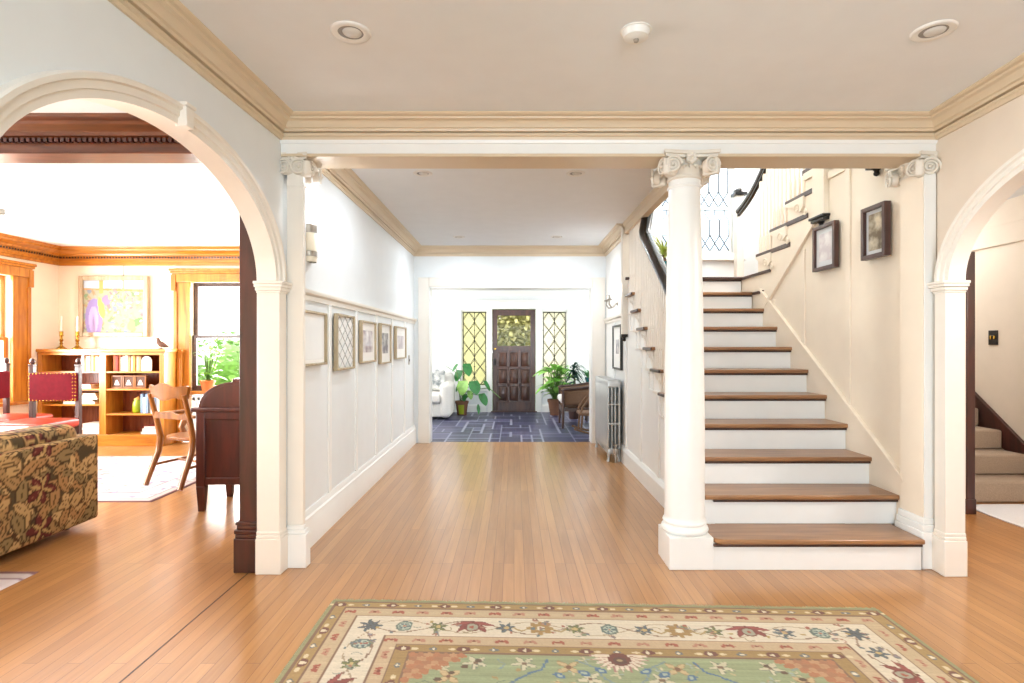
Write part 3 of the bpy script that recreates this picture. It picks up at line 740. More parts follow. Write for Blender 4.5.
def capital(parent, cx, cy, hx, hy, zt, faces, m='ivory', vr=.052):
    """angular Ionic capital: abacus, echinus, garland, diagonal scrolls. faces: subset of 'NSEW'"""
    mm = B(); zb = zt-.15
    pts = []
    for i, (sx, sy) in enumerate(((-1, -1), (1, -1), (1, 1), (-1, 1))):
        nx_, ny_ = ((1, -1), (1, 1), (-1, 1), (-1, -1))[i]
        p0 = (cx+sx*hx, cy+sy*hy); p1 = (cx+nx_*hx, cy+ny_*hy)
        for t in [j/8 for j in range(8)]:
            b = .13*min(hx, hy)*math.sin(PI*t); ox, oy = ((0, 1), (-1, 0), (0, -1), (1, 0))[i]
            pts.append((p0[0]+(p1[0]-p0[0])*t+ox*b, p0[1]+(p1[1]-p0[1])*t+oy*b))
    mm.prism(pts, 'z', zt-.022, zt)
    mm.prism([(cx+(x-cx)*.93, cy+(y-cy)*.93) for x, y in pts], 'z', zt-.04, zt-.022)
    cap = mm.build('capital', m, parent, bevel=.003)
    mm = B(); a = mm.mark()
    mm.lathe([(.57, 0), (.63, .008), (.63, .016), (.57, .022), (.58, .03), (.68, .05), (.72, .07), (.68, .10), (.66, .112)], (0, 0, 0), 32)
    mm.xf(a, Matrix.Translation((cx, cy, zb)) @ Matrix.Diagonal((hx, hy, 1, 1)))
    for k in range(20):
        t = 2*PI*k/20; b = mm.mark(); mm.lathe([(0, -.018), (.012, -.006), (.012, .006), (0, .018)], (cx+hx*.71*math.cos(t), cy+hy*.71*math.sin(t), zb+.066), 6)
    mm.build('echinus', m, cap, smooth=50)
    for sx in (-1, 1):
        for sy in (-1, 1):
            if not (('E' in faces and sx > 0 or 'W' in faces and sx < 0) and ('S' in faces and sy < 0 or 'N' in faces and sy > 0)): continue
            b = mm.mark(); mm = B(); mm.rbox(-.05, .05, -.022, .022, -vr*.9, vr*.9, .015, 3); mm.xf(0, Matrix.Translation((cx+sx*hx*.74, cy+sy*hy*.74, zt-.045-vr)) @ Matrix.Rotation(math.atan2(sy, sx), 4, 'Z')); mm.build('corner_block', m, cap, smooth=50)
    D = {'S': (0, -1, -PI/2), 'N': (0, 1, PI/2), 'E': (1, 0, 0), 'W': (-1, 0, PI)}
    for f in faces:
        dx, dy, an = D[f]
        for s in (-1, 1):
            tx, ty = -dy*s, dx*s
            c = (cx + dx*hx*.87 + tx*(hx-vr*1.08), cy + dy*hy*.87 + ty*(hy-vr*1.08), zt-.04-vr)
            mm = B(); volute(mm, c, an + s*.3, vr, .045); mm.build('volute', m, cap, smooth=45)
        mm = B(); rosette(mm, (cx+dx*hx*.84, cy+dy*hy*.84, zt-.045), an, .04)
        for s in (-1, 1):
            for j in range(4):
                q = .022+.02*j; b = mm.mark(); mm.lathe([(0, -.012), (.011, 0), (0, .012)], (cx+dx*hx*.76-dy*s*q, cy+dy*hy*.76+dx*s*q, zt-.085-.004*j), 6)
        mm.build('rosette', m, cap, smooth=45)
    return cap

CXX, CYY = 1.045, 3.435
t = thing('round_column', 'tall white round column with scrolled capital at the foot of the stairs', 'column', (CXX, CYY, 0))
B().box(CXX-.13, CXX+.13, CYY-.14, CYY+.12, 0, .192).build('plinth', 'white', t, bevel=.004)
mm = B(); mm.lathe([(.12, .19), (.135, .196), (.142, .212), (.135, .228), (.124, .232), (.121, .242), (.127, .247), (.131, .256), (.127, .266), (.12, .27)], (CXX, CYY, 0), 40); mm.build('base_moulding', 'white', t, smooth=50)
pf = [(.124, .268), (.1195, .28)]
for i in range(25):
    q = i/24; pf.append((.1195 - .0255*max(0, (q-.25)/.75)**1.4, .29 + 1.985*q))
pf += [(.1, 2.278), (.103, 2.286), (.1, 2.294), (.094, 2.297), (.094, 2.33)]
mm = B(); mm.lathe(pf, (CXX, CYY, 0), 48); mm.build('shaft', 'white', t, smooth=40)
capital(t, CXX, CYY+.0, .165, .165, 2.474, 'SWNE')
t2 = thing('pilaster', 'cream flat pilaster with scrolled capital by the wainscot wall', 'pilaster', (-1.31, 3.44, 0))
B().box(-1.358, -1.26, 3.35, 3.385, .25, 2.36).build('shaft', 'cream', t2, bevel=.003)
mm = B(); mm.box(-1.358, -1.235, 3.325, 3.40, 0, .2); mm.box(-1.358, -1.245, 3.335, 3.396, .2, .225); mm.box(-1.358, -1.255, 3.342, 3.39, .225, .25); mm.build('plinth', 'white', t2, bevel=.004)
B().box(-1.358, -1.255, 3.345, 3.39, 2.27, 2.285).build('astragal', 'cream', t2, bevel=.004)
B().box(-1.358, -1.275, 3.36, 3.52, 2.34, 2.443).build('capital_core', 'ivory', t2)
capital(t2, -1.322, 3.45, .092, .13, 2.474, 'SE', vr=.05)
t3 = thing('pilaster', 'flat pilaster with scrolled capital at the right end of the stairs', 'pilaster', (2.46, 3.44, 0))
B().box(2.432, 2.505, 3.333, 3.53, .3, 2.36).build('shaft', 'stairw', t3, bevel=.003)
B().box(2.437, 2.505, 3.322, 3.332, .3, 2.345).build('face_board', 'white', t3, bevel=.002)
mm = B(); mm.box(2.412, 2.506, 3.305, 3.55, 0, .22); mm.box(2.418, 2.506, 3.312, 3.545, .22, .26); mm.box(2.425, 2.506, 3.318, 3.54, .26, .3); mm.build('plinth', 'white', t3, bevel=.005)
B().box(2.437, 2.505, 3.345, 3.60, 2.34, 2.443).build('capital_core', 'ivory', t3)
capital(t3, 2.503, 3.47, .098, .165, 2.476, 'SW', vr=.054)

# ------------------------------------------------------------------ main staircase
t = thing('staircase', 'white staircase with oak treads and black handrail climbing to the landing', 'staircase', (1.85, 3.3, 0))
SX0, SX1 = 1.262, 2.448
for k in range(1, 12):
    xa = SX0 if k > 1 else 1.168
    x1 = SX1 if k > 1 else 2.40
    mm = B(); mm.box(xa if k != 2 else 1.2, x1, ny(k), ny(k)+.02, (k-1)*RI + (.001 if k == 1 else 0), k*RI-.03); mm.build('riser', 'white', t, smooth=0)
    if k < 11:
        mm = B(); yb = ny(k+1)+.001; nose = ny(k)-.03
        if k == 1:
            pts = [(1.19, yb), (1.19, ny(1)+.06), (1.20, ny(1)+.0), (1.225, nose), (2.405, nose), (2.405, yb)]
            pts = [(1.19, yb), (1.165, ny(1)+.1), (1.17, ny(1)+.03), (1.19, ny(1)-.01), (1.225, nose), (2.405, nose), (2.405, yb)]
            mm.prism(pts, 'z', RI-.03, RI)
        else: mm.box(1.20, SX1 if k > 2 else 2.447, nose, yb, k*RI-.03, k*RI)
        tr = mm.build('tread', 'tread', t, bevel=.008)
        mm = B(); mm.box(xa+.005, x1-.002, ny(k)-.018, ny(k)+.001, k*RI-.047, k*RI-.03); mm.build('nosing_shade_strip', 'darkoak', tr, bevel=.004)  # dark strip paints the shade under the nosing
        if k >= 2:
            mm = B(); mm.box(1.196, 1.212, nose-.002, yb, k*RI-.028, k*RI-.004); mm.build('tread_end', 'darkoak', tr, bevel=.003)
# landing
mm = B(); mm.box(1.292, 3.498, ny(11)+.012, 7.298, 2.0, 11*RI-.001); mm.build('landing', 'tread', t, bevel=.004)
mm = B(); mm.box(1.2, 2.49, ny(11)-.03, ny(11)+.011, 11*RI-.03, 11*RI); mm.box(1.27, 2.448, ny(11)-.018, ny(11)+.001, 11*RI-.047, 11*RI-.03); mm.build('landing_nosing_and_shade_strip', 'darkoak', t, bevel=.004)  # lower strip paints the same shade under the landing edge
# scroll brackets under the tread ends
def bracket_pts(y0, z1, L=.25, hh=.13):
    pts = [(y0, z1), (y0+L, z1)]
    n = 14
    for i in range(n+1):
        s = i/n; yy = y0+L*(1-s); z = z1 - .02 - (hh-.02)*(.5-.5*math.cos(PI*s)) - .018*math.sin(2*PI*s*1.5)*(1-s*.3)
        pts.append((yy, z))
    return pts
for k in range(2, 11):
    mm = B(); mm.box(1.225, 1.251, ny(k)+.245, min(ny(k)+.56, 6.3), k*RI-.034, k*RI-.010); mm.build('string_moulding', 'cream', t, bevel=.004)
    mm = B(); mm.prism(bracket_pts(ny(k)+.023, k*RI-.034, .24, .15), 'x', 1.236, 1.251)
    for (yy, zz, r) in ((.06, .075, .03), (.16, .05, .022)):
        pts = [(1.234, ny(k)+yy+r*(1-i/22)*math.cos(i*.5), k*RI-.034-zz+r*(1-i/22)*math.sin(i*.5)) for i in range(20)]; mm.tube(pts, .005, 5)
    mm.build('scroll_bracket', 'cream', t, smooth=40)
    mm = B()
    # square moulded frame on the stringer below each tread
    ya, yb, za, zb = ny(k)+.05, ny(k)+.23, k*RI-.40, k*RI-.22
    if za > .2:
        for q in ((ya, yb, za, za+.016), (ya, yb, zb-.016, zb), (ya, ya+.016, za, zb), (yb-.016, yb, za, zb)): mm.box(1.24, 1.252, *q)
        mm.build('panel_moulding', 'white', t, bevel=.003)
# handrail with gooseneck
def rz(y): return nz(y) + .80
XR = 1.242
path = [(1.07, 3.50, rz(3.55)), (1.12, 3.6, rz(3.62)), (1.185, 3.74, rz(3.74)), (1.225, 3.86, rz(3.86))] + [(XR, 3.96+i*.1, rz(3.96+i*.1)) for i in range(14)]
yq = path[-1][1]; zq = path[-1][2]
for i in range(1, 10):
    a = i/9; path.append((XR + .085*max(0, a-.35)/.65, yq + .17*math.sin(a*PI/2)*.85+.0, zq + .12*a + .40*a*a))
yt = path[-1][1]; zt_ = path[-1][2]
XT = XR+.085; path += [(XT, yt+.0, zt_+.1), (XT, yt+.01, zt_+.25), (XT, yt+.1, zt_+.38), (XT, yt+.3, zt_+.42), (XR, 6.2, zt_+.42)]
hr = B().tube(path, .054, 10, flat=.8).build('handrail', 'rail', t, smooth=60)
p2 = [(x, y, z-.04) for x, y, z in path]; B().tube(p2, .022, 8).build('rail_fillet', 'rail', hr, smooth=60)
def rail_at(y):
    for a, b in zip(path[:-1], path[1:]):
        if a[1] <= y <= b[1] and b[1] > a[1]: return a[2]+(b[2]-a[2])*(y-a[1])/(b[1]-a[1])
    return path[-1][2]
def baluster(mm, x, y, z0, z1):
    s = .0105; mm.box(x-s, x+s, y-s, y+s, z0, z0+.16); mm.box(x-s, x+s, y-s, y+s, z1-.2, z1)
    h = z1-z0-.36
    if h > .05: mm.lathe([(.007, 0), (.0105, .02), (.008, .04), (.011, h*.45), (.008, h*.9), (.0105, h-.02), (.007, h)], (x, y, z0+.16), 8)
bs = B(); bs2 = B()
for k in range(2, 11):
    for j in range(4):
        y = ny(k) + .01 + j*RU/4
        if y < 3.8: continue
        mm = B(); baluster(mm, XR, y, k*RI, min(rail_at(y)-.04, 2.95 if y < 5.5 else 3.0)); mm.build('baluster', 'cream', t, smooth=40)
# landing newel with pendant drop
mm = B(); mm.box(1.19, 1.28, 6.15, 6.24, 1.45, 3.15); nw = mm.build('newel_post', 'ivory', t, bevel=.004)
mm = B(); mm.box(1.18, 1.25, 6.145, 6.245, 1.42, 1.45); mm.lathe([(.0, -.05), (.014, -.045), (.02, -.03), (.012, -.018), (.035, 0)], (1.22, 6.195, 1.42), 12); mm.build('drop_finial', 'iron', nw, bevel=.002)

# ------------------------------------------------------------------ upper flight (turns back over the panelled wall)
U0 = 5.64; UR = .305
def uy(k): return U0 - (k-12)*UR      # riser of tread k, climbing towards -Y
for k in range(12, 18):
    y0 = uy(k); z = k*RI
    mm = B(); mm.box(2.49, 3.45, y0-.02, y0, z-RI, z-.03); mm.build('riser', 'white', t, smooth=0)
    mm = B(); mm.box(2.47, 3.45, y0-UR-.001, y0+.03, z-.03, z); tr = mm.build('tread', 'tread', t, bevel=.006)
    ye = max(y0-.66, 4.56)
    mm = B(); mm.box(2.45, 2.489, ye, y0+.04, z-.044, z-.002); mm.build('tread_end', 'darkoak', tr, bevel=.004)
    yb = max(y0-UR, 4.56)
    mm = B(); mm.prism([(y0+.03, z-.035), (y0-UR, z-.035), (y0-UR, z-.12), (y0-UR*.8, z-.16), (y0-UR*.55, z-.13), (y0-UR*.35, z-.09), (y0-.02, z-.07)][::-1], 'x', 2.44, 2.458) if y0-UR > 4.55 else mm.box(2.44, 2.458, 4.56, max(y0, 4.6), z-.1, z-.04)
    for (yy, zz, r) in ((.2, .1, .045), (.33, .16, .035)):
        if y0-yy-.05 > 4.57:
            mm.tube([(2.438, y0-yy+r*(1-i/22)*math.cos(i*.5), z-zz-.02+r*(1-i/22)*math.sin(i*.5)) for i in range(20)], .006, 5)
    mm.build('scroll_bracket', 'stairw', t, smooth=40)
for (z, ya, yb) in ((10*RI, 5.5, 5.735), (11*RI, 5.35, 6.005)):
    mm = B(); mm.box(2.44, 2.458, ya, yb, z-.032, z-.004); mm.build('string_moulding', 'darkoak', t, bevel=.003)
# open string
pts = [(6.28, lowz(6.28)), (4.38, lowz(4.38)), (4.38, 3.1)]
mm = B(); poly = [(6.3, lowz(6.3)), (4.38, lowz(4.38)), (4.38, uy(17)*0 + 17*RI-.03)]
for k in range(17, 11, -1):
    if uy(k) < 4.39: continue
    poly += [(max(uy(k)-UR, 4.38), k*RI-.033), (uy(k), k*RI-.033), (uy(k), (k-1)*RI-.033)]
poly += [(6.3, 11*RI-.033)]
cl = []
for p in poly:
    if not cl or (abs(p[0]-cl[-1][0])+abs(p[1]-cl[-1][1])) > 1e-4: cl.append(p)
mm.prism(cl, 'x', 2.458, 2.49); mm.build('stringer', 'stairw', t, smooth=0)
mm = B(); d0 = (6.1, lowz(6.1)); d1 = (4.38, lowz(4.38)); mm.prism([(d0[0], d0[1]-.02), (d1[0], d1[1]-.02), (d1[0], d1[1]+.03), (d0[0], d0[1]+.03)], 'x', 2.436, 2.462); mm.build('string_bead', 'stairw', t, bevel=.004)
def uz(y): return 2.80 + max(0, 6.15-y)*.30 + max(0, min(.6, 6.0-y))**2*.45 + max(0, 5.4-y)*.44
rp = [(2.475, 6.17-.12*i, uz(6.17-.12*i)) for i in range(15)]
hr = B().tube(rp, .034, 10).build('handrail', 'rail', t, smooth=60)
B().tube([(x, y, z-.04) for x, y, z in rp], .02, 8).build('rail_fillet', 'rail', hr, smooth=60)
for k in range(12, 18):
    for j in range(4):
        y = uy(k)-.02-j*UR/4
        if y < 4.6: continue
        mm = B(); baluster(mm, 2.475, y, k*RI, uz(y)-.05); mm.build('baluster', 'stairw', t, smooth=40)
mm = B(); mm.box(2.45, 2.53, 6.16, 6.24, 2.063, 2.98); nw = mm.build('newel_post', 'cream', t, bevel=.004)
mm = B(); mm.box(2.425, 2.56, 6.135, 6.265, 2.98, 3.012); mm.lathe([(.06, 0), (.055, .03), (.03, .05), (.0, .06)], (2.49, 6.2, 3.012), 16); mm.build('cap', 'rail', nw, bevel=.003)
def drop_post(name, label, x0, x1, y0, y1, z0):
    pt = B().box(x0, x1, y0, y1, z0, 3.3).build('newel_drop', 'stairw', t, bevel=.004)
    xm, ym = (x0+x1)/2, (y0+y1)/2
    mm = B(); mm.box(x0-.02, x1, y0-.02, y1+.02, z0-.02, z0); mm.box(x0-.008, x1, y0-.008, y1+.008, z0-.045, z0-.02); mm.lathe([(0, -.075), (.016, -.068), (.02, -.055), (.014, -.04), (.034, -.02)], (xm, ym, z0-.025), 12)
    mm.build('drop_cap', 'iron', pt, bevel=.004)
drop_post('newel_drop', 'ivory newel drop with dark cap above the smaller framed print', 2.42, 2.475, 4.375, 4.55, 2.355)
drop_post('newel_drop', 'dark newel drop cap peeping below the beam by the capital', 2.40, 2.475, 3.72, 3.81, 2.56)

# carpeted stairs of the side passage
t = thing('carpeted_stairs', 'beige carpeted stairs with dark wood skirting in the side passage', 'staircase', (4.13, 4.68, 0))
for k in range(1, 12):
    y = 4.70+(k-1)*.262
    mm = B(); mm.box(3.62, 4.558, y, y+.28, (k-1)*.178, k*.178); mm.build('carpeted_step', 'carpet', t, bevel=.018)
mm = B(); mm.prism([(4.62, 0), (4.62, .14), (7.8, .14+.76*3.18), (7.8, 1.9)], 'x', 4.56, 4.598); mm.build('skirting', 'mahog', t, bevel=.004)
#PART4
# ------------------------------------------------------------------ ceiling fittings
def downlight(x, y, label, r=.075):
    t = thing('downlight', label, 'ceiling light', (x, y, H), 'recessed ceiling lights')
    B().lathe([(r*.72, 0), (r*.72, -.004), (r*1.0, -.008), (r*1.12, -.004), (r*1.14, 0)], (x, y, H), 32).build('trim_ring', 'plastic', t, smooth=60)
    B().lathe([(0, -.012), (r*.3, -.011), (r*.5, -.006), (r*.55, 0)], (x+.006, y, H), 24).build('lamp', 'bulbglass', t, smooth=60)
    B().lathe([(r*.54, -.0015), (r*.74, -.0015), (r*.74, 0), (r*.54, 0)], (x, y, H), 24)  .build('gap', 'gap', t, smooth=0)
downlight(-.70, 2.40, 'recessed ceiling light near the arch to the book room')
downlight(1.79, 2.39, 'recessed ceiling light near the arch to the side passage')
downlight(-.71, 4.36, 'recessed hall ceiling light just past the beam, over the picture wall side', .065)
downlight(.48, 4.36, 'recessed hall ceiling light just past the beam, over the column side', .065)
downlight(-.68, 6.9, 'recessed hall ceiling light near the porch, picture wall side', .065)
downlight(.52, 6.9, 'recessed hall ceiling light near the porch, radiator side', .065)
t = thing('smoke_detector', 'round white smoke detector on the front room ceiling', 'smoke detector', (.52, 2.39, H))
B().lathe([(.0, -.004), (.066, -.004), (.066, 0), (0, 0)], (.52, 2.39, H), 28).build('base', 'plastic', t)
B().lathe([(0, -.04), (.02, -.04), (.03, -.036), (.052, -.03), (.056, -.014), (.06, -.004)], (.52, 2.39, H), 28).build('cover', 'plastic', t, smooth=50)
B().lathe([(0, -.052), (.01, -.05), (.012, -.038)], (.52, 2.385, H), 12).build('sensor', 'chrome', t)
# ------------------------------------------------------------------ hall wall pieces
t = thing('wall_sconce', 'slim half round beige sconce with metal bands by the capital', 'wall lamp', (-1.36, 3.71, 2.0))
B().lathe([(.048, -.125), (.05, -.12), (.05, .12), (.048, .125)], (-1.358, 3.71, 2.0), 16, -PI/2, PI/2).build('shade', 'opal', t, smooth=60)
B().lathe([(.053, -.09), (.053, -.055)], (-1.358, 3.71, 2.0), 16, -PI/2, PI/2).build('band', 'chrome', t, smooth=60)
B().lathe([(.053, .065), (.053, .12)], (-1.358, 3.71, 2.0), 16, -PI/2, PI/2).build('band', 'chrome', t, smooth=60)
B().box(-1.362, -1.352, 3.665, 3.755, 1.875, 2.125).build('back_plate', 'chrome', t, bevel=.003)

def sketch_mat(name, base, blobs):
    """paper with soft procedural ink shapes"""
    m, nt, b = nmat(name); L = nt.links.new
    tc = nt.nodes.new('ShaderNodeTexCoord'); n = nt.nodes.new('ShaderNodeTexNoise'); n.inputs['Scale'].default_value = 9; n.inputs['Detail'].default_value = 6
    r = nt.nodes.new('ShaderNodeValToRGB'); r.color_ramp.elements[0].position = .38; r.color_ramp.elements[0].color = lin(blobs); r.color_ramp.elements[1].position = .6; r.color_ramp.elements[1].color = lin(base)
    L(tc.outputs['Object'], n.inputs['Vector']); L(n.outputs['Fac'], r.inputs[0]); L(r.outputs[0], b.inputs['Base Color']); b.inputs['Roughness'].default_value = .6
    b.inputs['Coat Weight'].default_value = .5; b.inputs['Coat Roughness'].default_value = .03
    return m
MT['blank'] = mat('pale print paper', '#e6e6e4', .6, var=.03, coat=.6)
MT['pinkpr'] = sketch_mat('pale pink print', '#e4dfdd', '#9a8c90'); MT['greypr'] = sketch_mat('pale grey print', '#dedcda', '#77757c'); MT['brownpr'] = sketch_mat('sepia print', '#d8cdb4', '#6a5a40')
MT['printw'] = sketch_mat('faded print', '#e9e6e4', '#c9c0c4'); MT['bluepr'] = mat('grey blue mat board', '#d3d6d8', .7)
MT['matw'] = mat('white mat board', '#e9e7e2', .7, var=.01)

def frame(name, label, axis, c, sgn, u0, u1, z0, z1, fw, fd, mf, mmat, mpr, mw, cat='picture', tilt=0):
    """framed picture on a wall whose normal is axis; sgn: direction out of the wall"""
    t = thing(name, label, cat, (c, (u0+u1)/2, z0) if axis == 'x' else ((u0+u1)/2, c, z0))
    def bx(mm, a, b, ua, ub, za, zb):
        aa, bb = c+sgn*a, c+sgn*b
        mm.box(aa, bb, ua, ub, za, zb) if axis == 'x' else mm.box(ua, ub, aa, bb, za, zb)
    mm = B(); bx(mm, 0, fd, u0, u0+fw, z0, z1); bx(mm, 0, fd, u1-fw, u1, z0, z1); bx(mm, 0, fd, u0+fw, u1-fw, z0, z0+fw); bx(mm, 0, fd, u0+fw, u1-fw, z1-fw, z1)
    mm.build('frame', mf, t, bevel=.003)
    mm = B(); bx(mm, .002, fd*.45, u0+fw, u1-fw, z0+fw, z1-fw); mm.build('mat_board', mmat, t, smooth=0)
    if mpr:
        mm = B(); bx(mm, fd*.45, fd*.45+.0015, u0+fw+mw, u1-fw-mw, z0+fw+mw*1.1, z1-fw-mw); mm.build('print', mpr, t, smooth=0)
    return t
XW = -1.348
frame('framed_picture', 'pale framed print half hidden by the pilaster, first along the wainscot', 'x', XW, 1, 3.50, 3.95, 1.19, 1.55, .016, .034, 'beigeframe', 'matw', 'blank', .02)
t = frame('framed_print_reflection', 'tall framed print with a modelled window reflection, second along the wainscot', 'x', XW, 1, 4.18, 4.64, 1.135, 1.565, .016, .034, 'beigeframe', 'matw', 'blank', .01)
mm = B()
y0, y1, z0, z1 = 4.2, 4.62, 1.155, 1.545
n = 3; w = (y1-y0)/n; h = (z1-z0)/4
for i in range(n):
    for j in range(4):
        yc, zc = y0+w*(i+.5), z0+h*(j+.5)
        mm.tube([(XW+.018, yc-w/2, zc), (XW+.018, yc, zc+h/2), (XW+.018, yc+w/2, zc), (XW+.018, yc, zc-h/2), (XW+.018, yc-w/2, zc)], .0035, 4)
mm.build('lattice_reflection', 'silver', t, smooth=40)  # stands for the leaded window reflected in the picture glass
frame('framed_picture', 'pale framed print with a pinkish figure, third along the wainscot', 'x', XW, 1, 4.86, 5.36, 1.17, 1.545, .016, .034, 'beigeframe', 'matw', 'pinkpr', .07)
frame('framed_picture', 'pale framed print with a grey scene, fourth along the wainscot', 'x', XW, 1, 5.56, 6.02, 1.14, 1.55, .016, .034, 'beigeframe', 'matw', 'greypr', .08)
frame('framed_picture', 'pale framed print nearest the porch opening, last along the wainscot', 'x', XW, 1, 6.28, 6.86, 1.17, 1.545, .016, .034, 'beigeframe', 'matw', 'printw', .09)
t = thing('light_switch', 'small light switch at the porch end of the wainscot', 'light switch', (-1.36, 7.25, 1.1))
B().box(-1.361, -1.353, 7.2, 7.28, 1.08, 1.2).build('plate', 'chrome', t, bevel=.002); B().box(-1.354, -1.346, 7.23, 7.25, 1.12, 1.15).build('toggle', 'iron', t, bevel=.002)
# right side of hall
frame('framed_picture', 'black framed print with wide white mat beside the radiator', 'x', 1.248, -1, 6.42, 6.95, 1.04, 1.57, .022, .03, 'blackframe', 'matw', 'greypr', .15)
t = thing('candle_sconce', 'curled metal candle sconce above the black framed print', 'wall lamp', (1.25, 6.75, 1.85))
B().lathe([(0, 0), (.035, 0), (.03, .012), (0, .016)], (0, 0, 0), 16).xf(0, Matrix.Translation((1.25, 6.75, 1.84)) @ Matrix.Rotation(-PI/2, 4, 'Y')).build('back_plate', 'chrome', t)
for s in (-1, 1):
    B().tube([(1.235, 6.75, 1.84), (1.2, 6.75+s*.04, 1.79), (1.16, 6.75+s*.09, 1.78), (1.13, 6.75+s*.1, 1.82), (1.135, 6.75+s*.1, 1.86)], .009, 8).build('arm', 'chrome', t)
    B().lathe([(0, 0), (.03, .005), (.034, .02), (.012, .02), (.012, .075), (0, .08)], (1.135, 6.75+s*.1, 1.86), 12).build('cup', 'chrome', t)
# radiator
def radiator(name, label, x0, x1, y0, y1, z1, m, nsec, along='y'):
    t = thing(name, label, 'radiator', ((x0+x1)/2, (y0+y1)/2, 0))
    L = (y1-y0) if along == 'y' else (x1-x0); p = L/nsec; W = (x1-x0) if along == 'y' else (y1-y0)
    for i in range(nsec):
        mm = B(); hw = p*.46
        c = (y0 if along == 'y' else x0) + p*(i+.5)
        cols = 4
        for j in range(cols):
            a = -W/2 + W*.11 + (W*.78)*j/(cols-1)
            mm.tube([(a, 0, .1), (a, 0, z1-.03)], W*.075, 8)
        def bar(za, zb): mm.rbox(-W/2, W/2, -hw, hw, za, zb, min(hw*.9, .012, (zb-za)*.45), 2)
        bar(z1-.085, z1); bar(.085, .15); bar(z1*.45, z1*.45+.022); bar(z1*.69, z1*.69+.022)
        # rounded web on the outer sides
        for s in (-1, 1): mm.rbox(s*W*.5-s*.022, s*W*.5, -hw, hw, .1, z1-.02, .01, 2)
        if i in (0, nsec-1):
            for s in (-1, 1): mm.tube([(s*W*.36, 0, .12), (s*W*.38, 0, .05), (s*W*.42, 0, 0)], [.022, .014, .02], 8)
        mm.xf(0, Matrix.Translation(((x0+x1)/2, c, 0) if along == 'y' else (c, (y0+y1)/2, 0)) @ (Matrix.Identity(4) if along == 'y' else Matrix.Rotation(PI/2, 4, 'Z')))
        mm.build('section', m, t, smooth=50)
    return t
t = radiator('radiator', 'silver column radiator against the panelled wall under the stairs', 1.065, 1.215, 6.38, 7.34, .93, 'silver', 16)
mm = B(); mm.lathe([(.012, 0), (.012, .1), (.03, .1), (.034, .13), (.03, .16), (.014, .165), (.014, .19), (.028, .195), (.028, .21), (0, .215)], (1.15, 6.33, 0), 14); mm.tube([(1.15, 6.33, .13), (1.15, 6.42, .13)], .016, 8); mm.build('valve', 'chrome', t, smooth=40)
# stair wall pictures
frame('framed_print', 'smaller dark framed pale print on the stair wall, under the newel drop', 'x', STX-.012, -1, 4.215, 4.525, 1.915, 2.27, .028, .04, 'darkframe', 'bluepr', 'printw', .04)
frame('framed_print', 'larger dark framed sepia print on the stair wall, close to the capital', 'x', STX-.012, -1, 3.635, 3.885, 1.91, 2.265, .028, .045, 'darkframe', 'bluepr', 'brownpr', .025)
t = thing('light_switch', 'dark plated light switch on the passage wall over the carpeted stairs', 'light switch', (4.6, 5.37, 1.4))
B().box(4.59, 4.601, 5.32, 5.42, 1.33, 1.47).build('plate', 'iron', t, bevel=.002)
for y in (5.35, 5.39): B().box(4.582, 4.592, y-.008, y+.008, 1.385, 1.42).build('toggle', 'brass', t, bevel=.002)
# pale round mat at foot of carpeted stairs
mm = B(); mm.prism([(4.12+math.copysign(.44*abs(math.cos(a))**.35, math.cos(a)), 3.92+math.copysign(.72*abs(math.sin(a))**.35, math.sin(a))) for a in [2*PI*i/64 for i in range(64)]], 'z', .0005, .012); tag(mm.build('pale_mat', 'palemat', bevel=.004), 'pale mat with rounded corners on the floor before the carpeted stairs', 'mat')

# ------------------------------------------------------------------ front rug, drawn as a woven pattern
RW, RL = 2.76, 3.9
rc = Canvas(RW, RL, .005, '#8f9f72')
rng = np.random.RandomState(3)
d = np.minimum(np.minimum(rc.X, RW-rc.X), np.minimum(rc.Y, RL-rc.Y))
# green field with soft woven streaks
nz_ = np.repeat(rng.rand(rc.ny, 1), rc.nx, 1); nz_ = .5*nz_ + .5*np.roll(nz_, 1, 0)
streak = np.repeat(np.repeat(rng.rand(rc.ny//6+1, rc.nx//40+1), 6, 0), 40, 1)[:rc.ny, :rc.nx]
rc.A *= (.82 + .36*(.5*nz_+.5*streak))[..., None]
def band(a, b, col): rc.fill((d >= a) & (d < b), col)
band(0, .035, '#8d8f60'); band(.035, .095, '#a88442'); band(.095, .175, '#c2a67c'); band(.18, .355, '#d9cbb0'); band(.36, .425, '#c4a57c'); band(.43, .49, '#a27d3c')
for e in (.035, .095, .178, .357, .427, .49): rc.fill(np.abs(d-e) < .004, '#7d5646')
def border_pos(dd, step, w0=RW, h0=RL):
    """points along a band at distance dd from the edge: (x, y, angle pointing inward)"""
    out = []
    n = int(round((w0-2*dd)/step)); 
    for i in range(n+1):
        x = dd + (w0-2*dd)*i/n; out += [(x, dd, PI/2, i), (x, h0-dd, -PI/2, i)]
    m = int(round((h0-2*dd)/step))
    for i in range(1, m):
        y = dd + (h0-2*dd)*i/m; out += [(dd, y, 0, i), (w0-dd, y, PI, i)]
    return out
for dd in (.065, .46):
    for x, y, a, i in border_pos(dd, .13):
        if i % 2 == 0:
            rc.ell(x, y, .03, .02, a+PI/2, '#6e3436'); rc.ell(x, y, .013, .01, a, '#d8c8a4')
            for s in (-1, 1): rc.ell(x-s*.05*math.sin(a), y+s*.05*math.cos(a), .016, .009, a+PI/2, '#d9c493')
        else: rc.ell(x, y, .02, .013, a+PI/2, '#5d6a72'); rc.ell(x, y, .008, .008, 0, '#e0d3b4')
